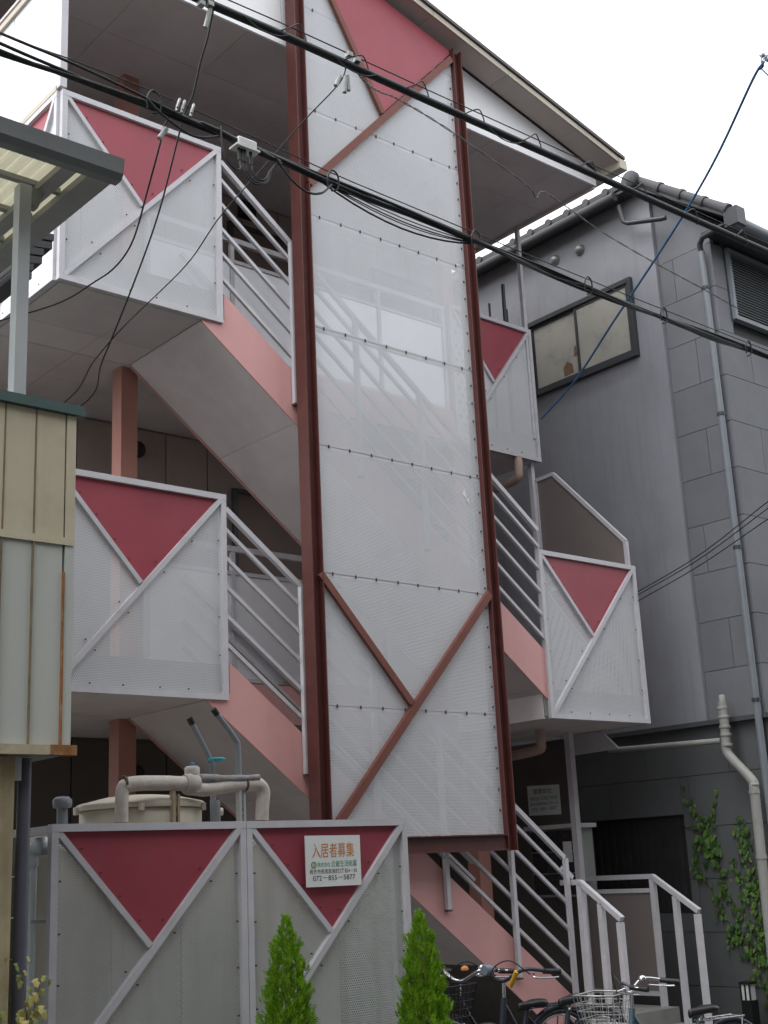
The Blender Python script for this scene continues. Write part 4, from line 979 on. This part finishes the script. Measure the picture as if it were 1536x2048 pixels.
sbx = thing('splice_box', (2.925, 4.185, 4.69), 'white weatherproof splice box hanging on the lower cables with looped leads', 'junction box')
MB().box(2.875, 2.975, 4.16, 4.21, 4.69, 4.735).build('housing', SIGNW, sbx, bevel=.008); MB().box(2.862, 2.985, 4.155, 4.215, 4.683, 4.692).build('flange', SIGNW, sbx)
MB().tube([(2.70, 4.19, 4.745), (2.80, 4.185, 4.73), (2.874, 4.185, 4.715)], [.008, .014, .018], 10).build('inlet', CABLE, sbx); MB().tube([(2.976, 4.185, 4.71), (3.05, 4.185, 4.70), (3.12, 4.19, 4.70)], [.018, .014, .008], 10).build('inlet', CABLE, sbx)
for x, pts in ((2.888, [(2.79, 4.17, 4.75), (2.79, 4.165, 4.66), (2.81, 4.16, 4.59), (2.85, 4.16, 4.56), (2.885, 4.165, 4.575), (2.888, 4.175, 4.62)]),
               (2.905, [(2.905, 4.175, 4.62), (2.91, 4.17, 4.57), (2.94, 4.165, 4.53), (2.98, 4.16, 4.525), (3.03, 4.165, 4.56), (3.05, 4.17, 4.62), (3.09, 4.18, 4.68)]),
               (2.918, [(2.918, 4.175, 4.62), (2.925, 4.17, 4.575), (2.95, 4.165, 4.54), (2.99, 4.16, 4.535), (3.035, 4.165, 4.575), (3.06, 4.17, 4.64), (3.12, 4.18, 4.69)]),
               (2.95, [(2.95, 4.175, 4.63), (2.955, 4.17, 4.58), (2.985, 4.165, 4.55), (3.02, 4.16, 4.57), (3.045, 4.165, 4.62), (3.1, 4.18, 4.68)])):
    MB().tube([(x, 4.18, 4.684), (x, 4.175, 4.62)], .0075, 8).build('gland', CABLE, sbx); MB().tube(catmull(pts, 4), .0045, 6).build('lead', CABLE, sbx)
MB().tube(catmull([(2.42, 4.17, 4.745), (2.5, 4.165, 4.69), (2.62, 4.16, 4.645), (2.70, 4.165, 4.66), (2.78, 4.175, 4.70)], 5), .006, 6).build('lead', CABLE, sbx)
MB().tube(catmull([(3.08, 4.17, 4.70), (3.15, 4.165, 4.62), (3.24, 4.16, 4.575), (3.33, 4.165, 4.60), (3.40, 4.175, 4.67)], 5), .0055, 6).build('lead', CABLE, sbx)
for x in (2.575, 2.60, 2.645): MB().tube(catmull([(x-.008, 4.165, 4.755), (x+.004, 4.165, 4.80), (x+.009, 4.19, 4.79), (x+.004, 4.19, 4.755)], 3), .006, 6).build('clamp', ZINC, sbx)

def drop(name, pts, r, mat, lab, clampat=None, twist=0.):
    t = thing(name, pts[0], lab, 'cable'); c = catmull(pts, 8)
    if twist:
        for ph in (0, math.pi):
            MB().tube([p+Vector((0, math.sin(i*.9+ph)*twist, math.cos(i*.9+ph)*twist)) for i, p in enumerate(catmull(pts, 14))], r, 5).build('strand', mat, t)
    else: MB().tube(c, r, 6).build('wire', mat, t)
    if clampat:
        for a, b in clampat: MB().tube([a, b], .011, 8).build('strain_clamp', ZINC, t)
    return t
drop('drop_wire', [(2.78, 4.2, 5.36), (2.83, 4.33, 5.3), (2.86, 4.43, 5.26), (2.92, 4.6, 5.18), (2.94, 4.72, 5.12), (3.06, 5.14, 4.86), (3.11, 5.47, 4.62), (3.14, 5.86, 4.32), (3.13, 6.1, 4.12), (2.6, 6.6, 3.80)], .0045, CABLE,
     'thin black drop wire running from the thick cable down to the annex', [((2.735, 4.2, 5.24), (2.755, 4.19, 5.34))])
drop('drop_wire', [(2.56, 4.2, 4.75), (2.6, 4.34, 4.74), (2.65, 4.45, 4.74), (2.77, 4.76, 4.7), (2.9, 5.12, 4.64), (2.92, 5.32, 4.59), (2.9, 5.51, 4.57), (2.84, 5.83, 4.55), (2.6, 6.3, 4.53)], .0045, CABLE,
     'thin black drop wire from the lower bundle curving to the canopy post', [((2.50, 4.2, 4.60), (2.535, 4.2, 4.66))])
drop('drop_wire', [(3.55, 4.2, 5.4), (3.57, 4.29, 5.34), (3.52, 4.51, 5.23), (3.46, 4.74, 5.09), (3.37, 5.05, 4.89), (3.32, 5.31, 4.7), (3.17, 5.67, 4.46), (3.1, 5.88, 4.31), (3.03, 6.1, 4.12), (2.6, 6.5, 3.85)], .0035, CABLE,
     'thin black drop wire crossing the left tower column towards the annex', [((3.47, 4.2, 5.235), (3.50, 4.2, 5.30)), ((3.525, 4.2, 5.22), (3.535, 4.2, 5.31)), ((3.55, 4.2, 5.24), (3.545, 4.2, 5.32))])
drop('drop_wire', [(3.57, 4.2, 5.4), (3.75, 4.3, 5.42), (3.94, 4.41, 5.5), (4.18, 4.52, 5.6), (4.84, 4.81, 5.8), (5.98, 5.27, 6.05), (6.19, 5.36, 6.05), (6.38, 5.42, 6.17), (7.34, 5.74, 6.31), (8.45, 6.06, 6.48), (9.45, 6.31, 6.62), (10.36, 6.53, 6.73)], .0028, CABLE,
     'thin twisted wire running from the tower to the louvred window', None, .004)
drop('blue_cable', [(7.40, 4.2, 6.98), (7.51, 4.37, 6.97), (8.15, 5.11, 6.99), (8.51, 5.66, 6.91), (8.83, 6.33, 6.73), (9.06, 7.02, 6.46), (9.24, 7.71, 6.12), (9.25, 8.2, 5.87)], .0105, BLUEC,
     'blue service cable slanting from the pole insulators down to the top balcony')
R = [[(9.23, 7.3, 3.89), (8.97, 6.31, 4.04), (8.18, 5.0, 4.13), (7.9, 4.3, 4.2)], [(9.23, 7.3, 3.865), (8.95, 6.3, 4.0), (8.16, 5.0, 4.07), (7.9, 4.3, 4.15)], [(9.23, 7.3, 3.81), (8.93, 6.29, 3.94), (8.14, 5.0, 3.98), (7.9, 4.3, 4.05)]]
for p, l in zip(R, ('uppermost of three thin wires reaching the second-floor right balcony', 'middle of three thin wires reaching the second-floor right balcony', 'lowest of three thin wires reaching the second-floor right balcony')):
    drop('service_wire', p, .0045, CABLE, l)['group'] = 'wires to the right balcony'
up_ = thing('utility_pole', (8.5, 4.3, 0), 'utility pole at the right edge with small insulators and looped blue leads', 'utility pole')
MB().tube([(8.5, 4.3, 0), (8.5, 4.3, 9)], [.17, .13], 18).build('pole', CONC, up_)
MB().box(7.72, 8.7, 4.12, 4.19, 7.13, 7.20).build('cross_arm', ZINC, up_)
for x, y, z in ((7.375, 4.20, 7.035), (7.42, 4.19, 7.015), (7.47, 4.16, 7.06)):
    ins = MB().lathe([(.008, 0), (.020, .006), (.012, .016), (.022, .026), (.012, .04)], (x, y, z), 'X', 12).build('insulator', SIGNW, up_)
    MB().tube([(x+.035, y, z), (7.73, 4.155, 7.16)], .004, 5).build('link', ZINC, ins)
for k in range(3): MB().tube(catmull([(7.385+.045*k, 4.19-.012*k, 7.035), (7.37+.02*k, 4.20, 6.99), (7.385+.01*k, 4.21, 6.95), (7.44, 4.26, 6.965)], 5), .004, 5).build('lead', BLUEC, up_)
MB().tube(catmull([(7.44, 4.25, 6.97), (7.47, 4.22, 6.91), (7.53, 4.2, 6.88), (7.6, 4.2, 6.89), (7.7, 4.2, 6.99)], 5), .005, 6).build('lead', BLUEC, up_)

# ================================================================== unseen houses behind the camera, added to shade the lower facade
for (xa, xb, zt, lab) in ((-9., 3.4, 8.6, 'unseen three storey brown house added across the street for shade, left of the gap'), (3.9, 17., 8.9, 'unseen three storey brown house added across the street for shade, right of the gap')):
    t = thing('shading_house', ((xa+xb)/2, -6, 0), lab, 'house', 'added shading houses across the street')
    MB().box(xa, xb, -9, -1.1, 0, zt).build('wall', M('shading_house_render', (.13, .115, .105), .85, .08, 2.), t)
    MB().prism([(xa-.2, -.8, zt), (xa-.2, -5., zt+1.2), (xa-.2, -9.2, zt)], (xb-xa+.4, 0, 0)).build('roof', HROOF, t)
    x = xa+1.2
    while x < xb-1.5:
        for z in (.9, 3.4, 5.7):
            w = MB().box(x, x+1.6, -1.099, -1.06, z, z+1.2).build('window', HFRAME, t); MB().box(x+.06, x+1.54, -1.0595, -1.055, z+.06, z+1.14).build('pane', M('dark_glass', (.05, .06, .07), .1, .1, 3.), w)
        x += 2.9
